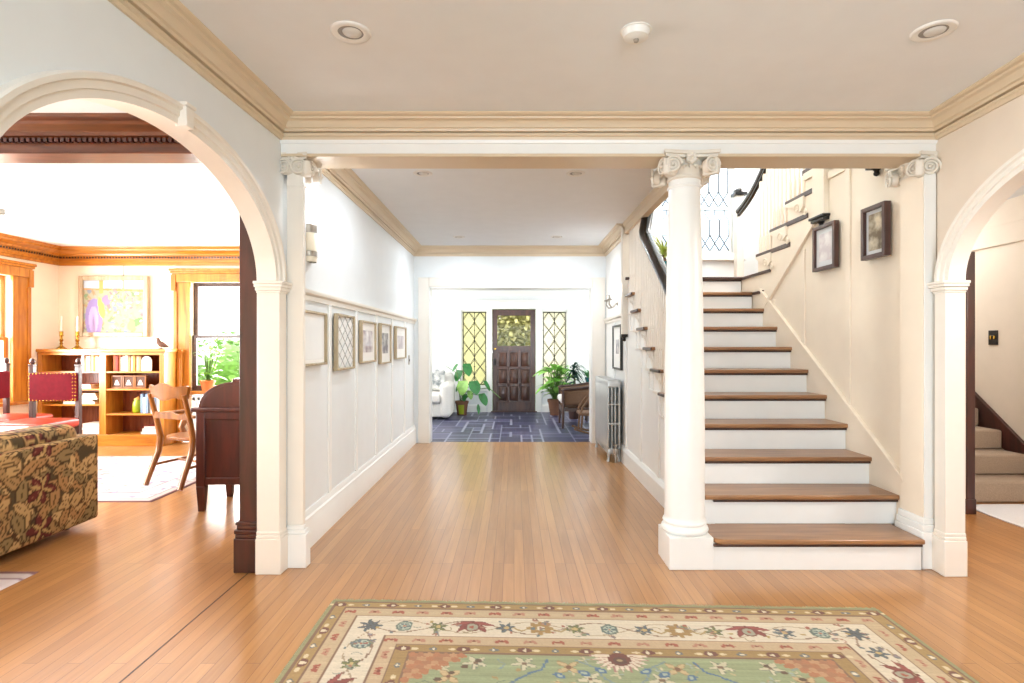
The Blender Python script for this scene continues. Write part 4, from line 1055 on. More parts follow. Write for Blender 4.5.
for dd in (.136, .392):
    for x, y, a, i in border_pos(dd, .12):
        col = '#a8402f' if i % 2 == 0 else '#b8755a'
        for s in (-1, 0, 1): rc.ell(x-s*.018*math.sin(a), y+s*.018*math.cos(a), .009, .016 if s else .010, a+PI/2+s*.5, col)
        rc.ell(x, y, .006, .006, 0, '#7d2a22')
# running vine and flowers of the cream border
def along(dd, k):
    per = [(dd, dd, RW-dd, dd), (RW-dd, dd, RW-dd, RL-dd), (RW-dd, RL-dd, dd, RL-dd), (dd, RL-dd, dd, dd)]
    return per[k]
for k in range(4):
    x0, y0, x1, y1 = along(.268, k); L = math.hypot(x1-x0, y1-y0); ux, uy_ = (x1-x0)/L, (y1-y0)/L; nx_, ny__ = -uy_, ux
    pts = []; amp = .055
    for i in range(240):
        q = i/239; s_ = amp*math.sin(q*L/.30*PI)
        pts.append((x0+ux*q*L+nx_*s_, y0+uy_*q*L+ny__*s_))
    rc.line(pts, .008, '#8d6a58'); pts2 = [(2*(x0+ux*L*i/239)-p[0], 2*(y0+uy_*L*i/239)-p[1]) for i, p in enumerate(pts)]; rc.line(pts2, .006, '#a88f70')
    n = int(L/.155)
    for i in range(1, n):
        q = L*i/n; x, y = x0+ux*q, y0+uy_*q; a = math.atan2(ny__, nx_); kind = (2, 7, 4, 3, 0, 5, 6, 1, 3)[min(8, abs(i-7))]
        if k in (1, 3) : kind = (2, 1, 0, 3)[i % 4]
        if kind in (0,):      # red tulip palmette
            for s in (-1, 1):
                rc.leaf(x-nx_*.06, y-ny__*.06, .13, .035, a+s*.55, '#8c2530', '#6e1c26'); rc.leaf(x-nx_*.05, y-ny__*.05, .11, .03, a+s*1.25, '#9c3038', '#7a222c')
            rc.ell(x, y, .042, .034, a, '#7a222c'); rc.ell(x, y, .033, .025, a, '#9a9a84'); rc.ell(x, y, .012, .01, a, '#a8402f')
        elif kind in (4,):    # gold rosette
            rc.ring(x, y, .04, 8, .022, .015, '#a67c38', '#ddd2b8', .014)
            for s in (-1, 1): rc.line([(x+ux*s*.05, y+uy_*s*.05), (x+ux*s*.09+nx_*.03, y+uy_*s*.09+ny__*.03), (x+ux*s*.12+nx_*.0, y+uy_*s*.12)], .011, '#a88a4a')
        elif kind in (2, 6):  # blue green rosette
            rc.ell(x, y, .048, .04, a, '#56706c'); rc.ell(x, y, .036, .03, a, '#a9b8a4'); rc.ring(x, y, .02, 6, .009, .006, '#4d6a74', '#b0503c', .006)
        else:                 # small sprays
            col = ('#4f6272', '#6a7440')[(i//2) % 2]
            for j in range(6): rc.leaf(x, y, .05, .02, a+j*PI/3+.3, col, '#3b4448')
            rc.ell(x, y, .012, .012, 0, '#c9a860')
for (x, y) in ((.268, .268), (RW-.268, .268)):
    for j in range(7): rc.leaf(x, y, .06, .022, j*.9, '#46586a', '#38424a')
r9 = random.Random(21)
def free(lo, hi): return [(x, y) for x, y in ((r9.uniform(.05, RW-.05), r9.uniform(.05, 1.2)) for _ in range(900)) if lo < min(x, RW-x, y) < hi]
for x, y in free(.20, .335)[:90]:   # buds and tendrils filling the cream border
    k = r9.random(); a = r9.random()*6.28
    if k < .4:
        for j in (-1, 0, 1): rc.leaf(x, y, .032, .012, a+j*.7, r9.choice(['#a86a58', '#7d8a6a', '#8a7a86', '#5d7280']), '#7a6a58')
    elif k < .7: rc.line([(x+.02*math.cos(a+q*.7), y+.02*math.sin(a+q*.7)) for q in range(5)], .006, r9.choice(['#9c8a6a', '#a8705e', '#7f8f86']))
    else: rc.ell(x, y, .011, .008, a, r9.choice(['#a8503f', '#56707c', '#b0924a']))
for x, y in [(x, y) for x, y in ((r9.uniform(.52, RW-.52), r9.uniform(.52, 1.6)) for _ in range(260))]:   # small sprigs of the field
    k = r9.random(); a = r9.random()*6.28
    if k < .35:
        for j in range(4): rc.leaf(x, y, .03, .014, a+j*1.57, r9.choice(['#c4b88e', '#b58a5c', '#93a79a']), '#7f8a66')
    elif k < .7: rc.ell(x, y, .016, .006, a, r9.choice(['#a8874e', '#7a8f7c', '#b9a878']))
    else: rc.line([(x, y), (x+.05*math.cos(a), y+.05*math.sin(a)), (x+.07*math.cos(a+.5), y+.07*math.sin(a+.5))], .006, r9.choice(['#6f8f96', '#a89a66', '#66806a']))
# field motifs (mirrored about the long axis)
def both(fn):
    fn(lambda x: x, 1); fn(lambda x: RW-x, -1)
def palm(X, s):
    for (cx, cy, r) in ((.86, .74, .1), (1.0, 1.25, .12), (.85, 1.85, .12)):
        x = X(cx)
        for j in range(9): rc.leaf(x, cy, r, r*.45, PI*j/8, '#2f5f8c', '#27466c')
        rc.ell(x, cy+.015, r*.6, r*.45, 0, '#b66f5a'); rc.ell(x, cy+.02, r*.35, r*.25, 0, '#8c9a70'); rc.ell(x, cy+.02, r*.15, r*.1, 0, '#7a3038')
    for (cx, cy) in ((.78, .56), (.98, .56), (1.24, .66)):
        x = X(cx)
        for j in range(5): rc.leaf(x, cy, .055, .026, j*2*PI/5+.4, '#c9bf9a', '#6f7a6a')
        rc.ell(x, cy, .012, .012, 0, '#7a5a4a')
    for (cx, cy) in ((1.16, .58), (1.14, .72), (.68, .66), (1.08, 1.0), (.62, 1.2)):
        x = X(cx)
        for j in range(4): rc.leaf(x, cy, .06, .03, j*PI/2+.8, '#c7a873', '#9a7a4a')
        rc.ell(x, cy, .012, .012, 0, '#7a4a3a')
    rc.line([(X(.92), .7), (X(1.0), .63), (X(1.05), .6), (X(1.08), .53)], .012, '#3a6f96')
    rc.line([(X(1.2), .53), (X(1.27), .58), (X(1.3), .66), (X(1.36), .7)], .009, '#6a8a92')
    # copper corner piece
    for i in range(7):
        for j in range(7-i): 
            rc.ell(X(.51+.035*i+.01*(j % 2)), .51+.03*j, .022, .018, .6*s, ('#b3693c', '#a86a44', '#bd8656')[(i+j) % 3])
    for j in range(6): rc.ell(X(.54+.05*j), .77-.045*j, .016, .012, 0, '#5a4038')
    for (cx, cy) in ((1.22, .62), (1.29, .6), (1.12, .64)): rc.ell(X(cx), cy, .026, .018, .7*s, '#2f6a98'); rc.ell(X(cx), cy, .012, .008, .7*s, '#9ab0a0')
both(palm)
for j in range(13): rc.leaf(RW/2, .49, .125, .026, PI*j/12, '#dcc9ae', '#a9706a')
rc.ell(RW/2, .515, .046, .05, 0, '#6e2a30'); rc.ell(RW/2, .525, .03, .03, 0, '#5a3038'); rc.ell(RW/2, .525, .013, .012, 0, '#a08a5a')
for j in range(12): rc.ell(RW/2+(j-5.5)*.09, .78+.05*math.cos(j), .028, .02, .5*(-1)**j, ('#2f6a98', '#b08a4a')[j % 2])
rc.A *= (1 + .14*(rng.rand(rc.ny, rc.nx, 1)-.5))
rugrow = np.repeat(.93+.14*rng.rand(rc.ny, 1), rc.nx, 1); rc.A *= rugrow[..., None]
lum = rc.A.mean(2, keepdims=True); rc.A = .98*(.62*rc.A + .38*(.55*lum + .45*np.array(lin('#b7a98c')[:3])))
mm = B()
nu = 552; vs_ = [i*.0045 for i in range(int(1.1/.0045)+1)]; q = 1.1
while q < RL-.03: q += .025; vs_.append(q)
vs_.append(RL)
ra = math.radians(1.1); ca, sa = math.cos(ra), math.sin(ra)
OX, OY = -.94, 2.90
def rugpt(u, v, z):   # u to the right along the far edge, v towards the camera
    return (OX + u*ca, OY - v - u*math.tan(math.radians(2.1)) * (1 - v/RL*.5), z)
vv = []; ff = []
for j, v in enumerate(vs_):
    for i in range(nu+1):
        u = RW*i/nu; e = min(u, RW-u, v, RL-v); wob = .006*math.sin(u*21)+.004*math.sin(u*53+1) if v < .03 else 0
        z = .012 if e > .006 else .004
        vv.append(rugpt(u, v+wob, z))
W_ = nu+1
for j in range(len(vs_)-1):
    for i in range(nu): ff.append((j*W_+i, (j+1)*W_+i, (j+1)*W_+i+1, j*W_+i+1))
MT['rug'] = colattr_mat('woven wool rug', .95, .5, 300)
uvs = np.array([(RW*i/nu, v) for v in vs_ for i in range(nu+1)])
mm.v = [Vector(p) for p in vv]; mm.f = ff; mm.mi = [0]*len(ff)
rug = thing('area_rug', 'large patterned wool rug with green field and cream flower border', 'rug', (OX+RW/2, OY-RL/2, 0))
mm.build('pile', 'rug', rug, smooth=60, fix=False, colfn=lambda co, nm: rc.sample(uvs[:, 0], uvs[:, 1]))
mm = B()   # underside and edge
mm.add([rugpt(u, v, z) for z in (.001, .0045) for (u, v) in ((0.004, .006), (RW-.004, .006), (RW-.004, RL-.006), (.004, RL-.006))], [(0,1,2,3),(0,1,5,4),(1,2,6,5),(2,3,7,6),(3,0,4,7)]); mm.build('backing', 'whitecloth', rug, smooth=0)
MT['fringe'] = mat('olive wool fringe', '#a9a684', .95, var=.15)
mm = B()
for i in range(330):
    u = .01+(RW-.02)*i/329; r1 = random.uniform(.008, .022); mm.tube([rugpt(u, .004, .006), rugpt(u+random.uniform(-.004, .004), -r1, .003)], .0026, 4)
mm.build('fringe', 'fringe', rug, smooth=0)['kind'] = 'stuff'
#PART5
# ------------------------------------------------------------------ book room
# floral sofa
fc = Canvas(1.2, 1.2, .004, '#4b3f2a', tile=True); rr = random.Random(11)
fpal = [('#99794e', '#46341f'), ('#b0905f', '#563f26'), ('#86704a', '#3e3020'), ('#ba9a68', '#5e472c'), ('#a07a4e', '#4a3420')]
for i in range(460):
    x, y = rr.random()*1.2, rr.random()*1.2; a = rr.random()*2*PI; c, e = rr.choice(fpal); L = rr.uniform(.12, .19); fc.leaf(x, y, L, L*.56, a, c, e, e)
for i in range(16):
    x, y = (i % 4)*.3+rr.uniform(0, .15), (i//4)*.3+rr.uniform(0, .15); a0 = rr.random()*PI
    burg = i % 2 == 0
    for j in range(5):
        c, e = (('#5e2c26', '#3a1c18') if burg else rr.choice(fpal)); fc.leaf(x, y, rr.uniform(.10, .14), .06, a0 + j*2*PI/5, c, e, '#8a5a44' if burg else e)
    if burg:
        for j in range(4): fc.leaf(x, y, .085, .03, a0+.4+j*1.6, '#a88a56', '#4a3a26')
MT['floral'] = colattr_mat('floral upholstery', .9, .3, 400)
def floral(co, nm):
    n = np.abs(nm); u = np.where(n[:, 0] > .6, co[:, 1], co[:, 0]); v = np.where(n[:, 2] > .7, co[:, 1], co[:, 2]); u = np.where((n[:, 2] > .7), co[:, 0]*1.0+.3, u)
    return fc.sample(u, v)
t = thing('sofa', 'floral upholstered sofa seen from behind at the edge of the book room', 'sofa', (-3.7, 3.3, 0))
SB = -3.07
mm = B(); mm.rbox(SB-.20, SB, 2.4, 4.145, .055, .672, .022, 4, res=.011); mm.build('back', 'floral', t, colfn=floral, fix=False, smooth=60)
mm = B(); mm.rbox(-4.0, SB-.19, 4.04, 4.147, .055, .6, .05, 4, res=.02); mm.build('arm', 'floral', t, colfn=floral, fix=False, smooth=60)
mm = B(); mm.rbox(-4.0, SB-.19, 2.4, 2.51, .055, .6, .05, 4, res=.02); mm.build('arm', 'floral', t, colfn=floral, fix=False, smooth=60)
mm = B(); mm.rbox(-3.97, SB-.19, 2.5, 4.05, .055, .3, .03, 4, res=.02); mm.build('base', 'floral', t, colfn=floral, fix=False, smooth=60)
for (a, b) in ((2.46, 3.26), (3.27, 4.085)):
    mm = B(); mm.rbox(-4.05, SB-.25, a+.05, b-.05, .3, .46, .05, 4, res=.02); mm.build('seat_cushion', 'floral', t, colfn=floral, fix=False, smooth=60)
    mm = B(); mm.rbox(SB-.34, SB-.06, a, b-.02, .47, .765, .085, 6, res=.012); mm.build('back_cushion', 'floral', t, colfn=floral, fix=False, smooth=60)
for (x, y) in ((-3.2, 2.5), (-3.9, 2.5), (-3.2, 4.0), (-3.9, 4.0)): B().lathe([(.02, .0085), (.028, .06)], (x, y, 0), 10).build('foot', 'mahog', t)
t = thing('low_table', 'low white topped table between the floral sofa and the leather chair', 'table', (-5.1, 5.0, .009))
mm = B(); mm.rbox(-5.9, -4.45, 4.82, 5.42, .50, .54, .012, 3); mm.build('top', 'throw', t, smooth=50)
for (x, y) in ((-5.84, 4.88), (-4.51, 4.88), (-5.84, 5.36), (-4.51, 5.36)): mm = B(); mm.box(x-.025, x+.025, y-.025, y+.025, .009, .505); mm.build('leg', 'white', t, bevel=.004)
mm = B(); mm.box(-5.84, -4.51, 4.87, 4.89, .42, .5); mm.box(-5.84, -4.51, 5.35, 5.37, .42, .5); mm.build('apron', 'white', t, bevel=.003)

# study rug
sc_ = Canvas(3.2, 1.96, .012, '#c9c2c4'); r3 = np.random.RandomState(5); dd = np.minimum(np.minimum(sc_.X, 3.2-sc_.X), np.minimum(sc_.Y, 1.96-sc_.Y))
sc_.fill(dd < .03, '#7c5a5a'); sc_.fill((dd > .09) & (dd < .11), '#8a6f78'); sc_.fill((dd > .28) & (dd < .30), '#8a6f78'); sc_.fill((dd > .03) & (dd < .09), '#bdb2ae')
for i in range(420):
    x, y = r3.rand()*3.1+.05, r3.rand()*1.86+.05; sc_.leaf(x, y, .09, .04, r3.rand()*6.28, ['#9a8f9c', '#b9a6a2', '#8d8ba6', '#e0dbd6', '#a98f8c'][i % 5], '#a8a0a6')
MT['rug2'] = colattr_mat('pale woven rug', .95, .4, 250)
nu, nv = 260, 160; mm = B(); X0r, Y0r = -6.2, 4.73
mm.v = [Vector((X0r+3.14*i/nu, Y0r+1.96*j/nv, .009 if 0 < i < nu and 0 < j < nv else .001)) for j in range(nv+1) for i in range(nu+1)]
mm.f = [(j*(nu+1)+i, j*(nu+1)+i+1, (j+1)*(nu+1)+i+1, (j+1)*(nu+1)+i) for j in range(nv) for i in range(nu)]; mm.mi = [0]*len(mm.f)
tag(mm.build('pale_rug', 'rug2', smooth=60, fix=False, colfn=lambda co, nm: sc_.sample((co[:, 0]-X0r)*3.2/3.14, co[:, 1]-Y0r)), 'pale patterned rug under the oak armchair in the book room', 'rug')
mm = B(); nu, nv = 60, 90
mm.v = [Vector((-4.0+1.23*i/nu, 1.5+1.775*j/nv, .008 if 0 < i < nu and 0 < j < nv else .001)) for j in range(nv+1) for i in range(nu+1)]
mm.f = [(j*(nu+1)+i, j*(nu+1)+i+1, (j+1)*(nu+1)+i+1, (j+1)*(nu+1)+i) for j in range(nv) for i in range(nu)]; mm.mi = [0]*len(mm.f)
tag(mm.build('small_rug', 'rug2', smooth=60, fix=False, colfn=lambda co, nm: sc_.sample(co[:, 0]+4.0, (co[:, 1]-1.3))), 'corner of a small pale rug in front of the floral sofa back', 'rug')

# roll-top desk: user side faces -X
t = thing('roll_top_desk', 'dark mahogany roll top desk showing its side by the pier', 'desk', (-2.1, 5.2, 0))
DX0, DX1, DY0, DY1 = -2.53, -1.75, 4.45, 6.0
def roll(off=0.0):
    pts = []
    for i in range(13):
        a = PI/2*i/12; pts.append((-2.22-.29*math.cos(a)+off*math.cos(a), .83+.205*math.sin(a)-off*math.sin(a)))
    return pts
mm = B(); prof = [(-2.51, .83)] + roll() + [(DX1, 1.06), (DX1, .83)]
for y in (DY0, DY1-.03): mm = B(); mm.prism(prof, 'y', y, y+.03); mm.build('gable', 'desk', t, bevel=.006)
mm = B(); ip = roll(.025) + [(DX1-.04, 1.02), (DX1-.04, .845), (-2.46, .845)]; mm.prism(ip, 'y', DY0-.004, DY0+.004); g = mm.build('gable_panel', 'desk', t, bevel=.002)
mm = B(); rp_ = roll(.012); mm.prism(rp_ + [(x+.012, z-.014) for x, z in reversed(rp_)], 'y', DY0+.03, DY1-.03)
for i in range(12):
    x, z = rp_[i]; x2, z2 = rp_[i+1]; mm.tube([((x+x2)/2, DY0+.03, (z+z2)/2), ((x+x2)/2, DY1-.03, (z+z2)/2)], .013, 6)
mm.build('tambour', 'desk', t, smooth=50)
B().box(-2.24, DX1, DY0, DY1, 1.03, 1.06).build('top', 'desk', t, bevel=.006)
mm = B(); mm.box(-2.565, DX1+.02, DY0-.015, DY1+.015, .795, .83); mm.build('writing_surface', 'desk', t, bevel=.008)
for (a, b) in ((DY0, DY0+.5), (DY1-.5, DY1)):
    mm = B(); mm.box(DX0+.03, DX1-.03, a+.02, b-.02, .215, .795); pd = mm.build('pedestal', 'desk', t, smooth=0)
    for (x, y) in ((DX0, a), (DX1-.07, a), (DX0, b-.06), (DX1-.07, b-.06)):
        mm = B(); mm.prism([(x, 0.0), (x+.06, 0), (x+.07, .8), (x, .8)], 'y', y, y+.06) if False else mm.box(x, x+.07, y, y+.06, .2, .796)
        mm.add([(x+.012, y+.01, 0), (x+.058, y+.01, 0), (x+.058, y+.05, 0), (x+.012, y+.05, 0), (x, y, .2), (x+.07, y, .2), (x+.07, y+.06, .2), (x, y+.06, .2)], [(0,3,2,1),(4,5,6,7),(0,1,5,4),(1,2,6,5),(2,3,7,6),(3,0,4,7)]); mm.build('leg', 'desk', t, bevel=.004)
    for z0, z1 in ((.215, .27), (.735, .795)):
        mm = B(); mm.box(DX0+.07, DX1-.07, a+.003, a+.03, z0, z1); mm.build('rail', 'desk', pd, bevel=.004)
    for j in range(3):
        mm = B(); mm.box(DX0+.012, DX0+.035, a+.07, b-.07, .24+.175*j, .40+.175*j); dr = mm.build('drawer', 'desk', pd, bevel=.005)
        B().lathe([(0, 0), (.008, 0), (.016, .02), (0, .026)], (0, 0, 0), 10).xf(0, Matrix.Translation((DX0+.012, (a+b)/2, .32+.175*j)) @ Matrix.Rotation(-PI/2, 4, 'Y')).build('knob', 'brass', pd)
B().box(DX1-.05, DX1-.03, DY0+.5, DY1-.5, .3, .795).build('modesty_panel', 'desk', t)

# oak armchair, local frame: front +Y
t = thing('oak_armchair', 'golden oak armchair with scalloped crest rail drawn up to the desk', 'chair')
mm = B(); pts = []
for i in range(32):
    a = 2*PI*i/32; pts.append((.245*abs(math.cos(a))**.6*math.copysign(1, math.cos(a)), .23*abs(math.sin(a))**.6*math.copysign(1, math.sin(a))))
mm.prism(pts, 'z', .415, .45); mm.build('seat', 'chairw', t, bevel=.012)
for s in (-1, 1):
    mm = B(); mm.tube([(s*.24, -.36, 0), (s*.235, -.31, .14), (s*.23, -.245, .3), (s*.23, -.225, .44), (s*.235, -.26, .62), (s*.24, -.32, .86)], [.024, .027, .03, .03, .026, .022], 8); mm.build('back_leg', 'chairw', t, smooth=60)
    mm = B(); mm.tube([(s*.215, .235, 0), (s*.21, .21, .2), (s*.205, .19, .42)], [.02, .026, .028], 10); mm.build('front_leg', 'chairw', t, smooth=60)
    mm = B(); mm.prism([(s*.20+.0, -.27), (s*.30, -.27), (s*.30, .10), (s*.285, .19), (s*.24, .2), (s*.215, .1), (s*.215, -.1)], 'z', .64, .668); mm.build('armrest', 'chairw', t, bevel=.008)
    mm = B(); mm.tube([(s*.235, .03, .43), (s*.25, .0, .5), (s*.262, .06, .58), (s*.26, .1, .645)], [.026, .03, .034, .03], 8); mm.build('arm_support', 'chairw', t, smooth=60)
    mm = B(); mm.tube([(s*.213, .2, .2), (s*.233, -.3, .18)], .013, 8); mm.build('stretcher', 'chairw', t, smooth=60)
for z, y in ((.24, .205),): B().tube([(-.21, y, z), (.21, y, z)], .013, 8).build('stretcher', 'chairw', t, smooth=60)
B().tube([(-.225, -.05, .19), (.225, -.05, .19)], .012, 8).build('stretcher', 'chairw', t, smooth=60)
def crest(z0, amp, hgt, n=30):
    top = []; bot = []
    for i in range(n+1):
        u = -1+2*i/n; top.append((u*.275, z0+hgt + amp*math.cos(u*PI*2.0)*(.7) - .03*abs(u)**4)); bot.append((u*.25, z0 - .012*math.cos(u*PI*2) + .02*abs(u)**3))
    return bot + top[::-1]
def curved(mm, pts, y0, th, bow):
    n = len(pts); b = mm.mark()
    mm.prism(pts, 'y', y0, y0+th)
    for i in range(b, len(mm.v)): mm.v[i].y += bow*(mm.v[i].x/.26)**2
mm = B(); h = 30; pts = crest(.815, .022, .135); m0 = B()
n = 30; bot = pts[:n+1]; top = pts[n+1:][::-1]
vs = []
for i in range(n+1):
    for (x, z), y in ((bot[i], -.36), (top[i], -.375), (top[i], -.35), (bot[i], -.335)): vs.append((x, y+.06*(x/.26)**2, z))
fs = [(0,1,2,3), (n*4+3, n*4+2, n*4+1, n*4)]
for i in range(n):
    for k in range(4): fs.append((i*4+k, i*4+(k+1) % 4, (i+1)*4+(k+1) % 4, (i+1)*4+k))
mm.add(vs, fs); mm.build('crest_rail', 'chairw', t, smooth=50)
mm = B(); pts = []
for i in range(25):
    u = -1+2*i/24; pts.append((u*.235, .68 + .012*math.cos(u*PI*2)))
pts = [(-.235, .625), (.235, .625)] + pts[::-1]; mm.prism(pts, 'y', -.29, -.27); mm.build('lower_back_rail', 'chairw', t, smooth=0)
t.location = (-3.10, 5.50, .0115); t.rotation_euler = (0, 0, math.radians(-24))

# burgundy leather chair, local frame: front -Y (towards the hall)
t = thing('leather_chair', 'tall chair with burgundy leather back and brass nails before the bookcase', 'chair', (0, 0, 0), 'nailed leather chairs')
for s in (-1, 1):
    mm = B(); x = s*.25; mm.box(x-.022, x+.022, .2, .245, 0, 1.09); mm.box(x-.026, x+.026, .195, .25, 1.09, 1.11)
    mm.lathe([(.012, 0), (.024, .02), (.024, .045), (.012, .062), (0, .065)], (x, .2225, 1.11), 12); mm.build('back_post', 'mahog', t, bevel=.003)
    mm = B(); mm.box(x-.022, x+.022, -.24, -.196, 0, .44); mm.build('front_leg', 'mahog', t, bevel=.003)
    for z in (.12, .3): B().box(x-.012, x+.012, -.2, .2, z, z+.035).build('stretcher', 'mahog', t)
B().box(-.2, .2, -.23, -.205, .2, .25).build('front_stretcher', 'mahog', t)
mm = B(); mm.rbox(-.262, .262, .18, .262, .71, 1.02, .02, 3); bk = mm.build('backrest', 'leather', t, smooth=50)
mm = B()
def nail(x, y, z, ax):
    b = mm.mark(); mm.lathe([(.008, 0), (.006, .004), (0, .006)], (0, 0, 0), 6); mm.xf(b, Matrix.Translation((x, y, z)) @ Matrix.Rotation(PI/2, 4, 'X'))
for i in range(14):
    x = -.245+.49*i/13; nail(x, .18, 1.01, 0); nail(x, .18, .72, 0)
for j in range(8):
    z = .735+.26*j/7
    for x in (-.25, .25, .22): nail(x, .18, z, 0)
mm.build('nailheads', 'brass', bk, smooth=40)
mm = B(); mm.rbox(-.275, .275, -.33, .22, .44, .53, .03, 4, puff=.012); mm.build('seat', 'redseat', t, smooth=50)
t.location = (-4.98, 5.86, .011)
t2 = dup(t, 'red leather chair partly in view at the left window', (-5.64, 6.2, .011), math.radians(88))
for c in list(t2.children):
    for g in list(c.children): bpy.data.objects.remove(g)
# bookcase
BY0, BY1 = 7.39, 7.72; BXL, BXR = -6.29, -4.62
t = thing('bookcase', 'built-in cherry bookcase with two open bays under the painting', 'bookcase', (-5.4, 7.55, 0))
xm = (102.5-514)*BY0/F
mm = B()
B().box(BXL-.0, BXR+.03, BY0-.03, 7.745, 1.24, 1.28).build('top', 'honeyx', t, bevel=.006)
for xa, xb in ((BXL, BXL+.06), (xm-.045, xm+.045), (BXR-.06, BXR)): B().box(xa, xb, BY0, BY1, 0, 1.24).build('upright', 'honey', t, bevel=.003)
mm = B(); mm.box(BXL, BXR, BY0-.004, BY0+.02, 1.2, 1.239); mm.box(BXL, BXR, BY0-.01, BY0+.02, 0, .15); mm.build('face_rail', 'honeyx', t, bevel=.003)
mm = B(); mm.box(BXL, BXR, BY1-.005, 7.745, 0, 1.24)
x = BXL
while x < BXR: mm.box(x, x+.006, BY1-.009, BY1-.003, .15, 1.22); x += .055
mm.build('beadboard_back', 'cherry', t, smooth=0)
shelves = {'L': (BXL+.06, xm-.045, (.985, .755, .55, .15)), 'R': (xm+.045, BXR-.06, (.985, .755, .425, .15))}
for k, (a, b, zs) in shelves.items():
    for z in zs: B().box(a, b, BY0+.005, BY1-.005, z-.022, z).build('shelf', 'honeyx', t, bevel=.002)
B().box(BXR+.03, -4.535, 7.64, 7.745, 1.235, 1.27).build('ledge', 'honeyx', t, bevel=.004)
mm = B(); mm.box(BXR, -4.555, 7.67, 7.745, 0, 1.24); mm.box(BXR+.01, -4.57, 7.655, 7.672, .15, 1.15); mm.build('end_panel', 'honey', t, bevel=.006)
# books
bookcols = {'white': '#d9d5cb', 'cream': '#cdbd98', 'ochre': '#b98b3e', 'red': '#8d3226', 'tan': '#b08a62', 'blue': '#7d94ae', 'brown': '#5c3a28', 'pink': '#c49a94', 'green': '#6c7a5a', 'orange': '#b0562a', 'grey': '#9a9a98'}
for k, c in bookcols.items(): MT['bk'+k] = mat('cloth binding '+k, c, .7, var=.08, scale=40)
ORD = ['first', 'second', 'third', 'fourth', 'fifth', 'sixth', 'seventh', 'eighth', 'ninth', 'tenth', 'eleventh', 'twelfth']
def book(x0, x1, y0, y1, z0, z1, col, label, group, lean=0):
    t = thing('book', label, 'book', ((x0+x1)/2, (y0+y1)/2, z0), group)
    w = x1-x0; c = .003
    upright = z1-z0 > w*.99
    mm = B(); 
    if upright:
        mm.box(x0, x0+c, y0, y1, z0, z1); mm.box(x1-c, x1, y0, y1, z0, z1); mm.rbox(x0, x1, y0-.003, y0+.004, z0, z1, .003, 2)
        mm.box(x0, x1, y0-.0045, y0-.003, z0+.02, z0+.024); mm.box(x0, x1, y0-.0045, y0-.003, z1-.05, z1-.03)
        mm.build('cover', 'bk'+col, t, smooth=40); B().box(x0+c, x1-c, y0+.004, y1-.004, z0+.004, z1-.005).build('pages', 'paper', t, smooth=0)
    else:
        mm.box(x0, x1, y0, y1, z0, z0+c); mm.box(x0, x1, y0, y1, z1-c, z1); mm.rbox(x0-.003, x0+.004, y0, y1, z0, z1, .003, 2)
        mm.build('cover', 'bk'+col, t, smooth=40); B().box(x0+.004, x1-.004, y0+.003, y1-.003, z0+c, z1-c).build('pages', 'paper', t, smooth=0)
def row(x, z, cols, where, group, ws=(.022, .04), hs=(.19, .23)):
    for i, c in enumerate(cols):
        w = random.uniform(*ws); h = random.uniform(*hs); y = BY0+random.uniform(.04, .06)
        book(x, x+w-.001, y, y+.15, z+.0005, z+h, c, '%s %s book from the left on the %s' % (ORD[i], c, where), group); x += w
    return x
P = lambda px: (px-514)*BY0/F
row(P(79), .985, ['white', 'cream', 'white', 'cream', 'ochre', 'cream', 'white'], 'top shelf of the left bay', 'books on the top left shelf', (.03, .045))
row(P(110.5), .985, ['orange', 'red', 'orange', 'pink', 'cream', 'white', 'tan', 'cream', 'ochre', 'cream', 'tan'], 'top shelf of the right bay', 'books on the top right shelf', (.028, .038))
row(P(138), .425, ['blue', 'white', 'blue', 'grey', 'white', 'blue', 'white'], 'third shelf of the right bay', 'blue and white books', (.032, .042), (.2, .26))
def stack(xc, z, items, where, group):
    for i, (c, w, h) in enumerate(items):
        pos = 'bottom' if i == 0 else ('top' if i == len(items)-1 else 'middle') if len(items) <= 3 else ('lowest', 'second', 'third', 'topmost')[min(i, 3)]
        book(xc-w/2, xc+w/2, BY0+.05, BY0+.25, z+.0005, z+h, c, '%s %s book lying in the %s' % (pos, c, where), group); z += h
stack(P(76), .55, [('white', .42, .03), ('cream', .36, .028)], 'flat pile behind the leather chair', 'flat books in the left bay')
stack(P(86), .608, [('brown', .22, .03), ('tan', .2, .028), ('ochre', .17, .026)], 'small pile on top of white books', 'small pile in the left bay')
stack(P(88), .15, [('white', .22, .05), ('grey', .25, .04), ('white', .22, .05)], 'low pile beside the sofa', 'low pile in the left bay')
stack(P(148), .15, [('grey', .26, .03), ('white', .22, .045), ('red', .18, .03)], 'bottom shelf pile of the right bay', 'pile in the right bay')
stack(P(83), .755, [('cream', .14, .03), ('red', .12, .03)], 'short stack on the second left shelf', 'short stack in the left bay')
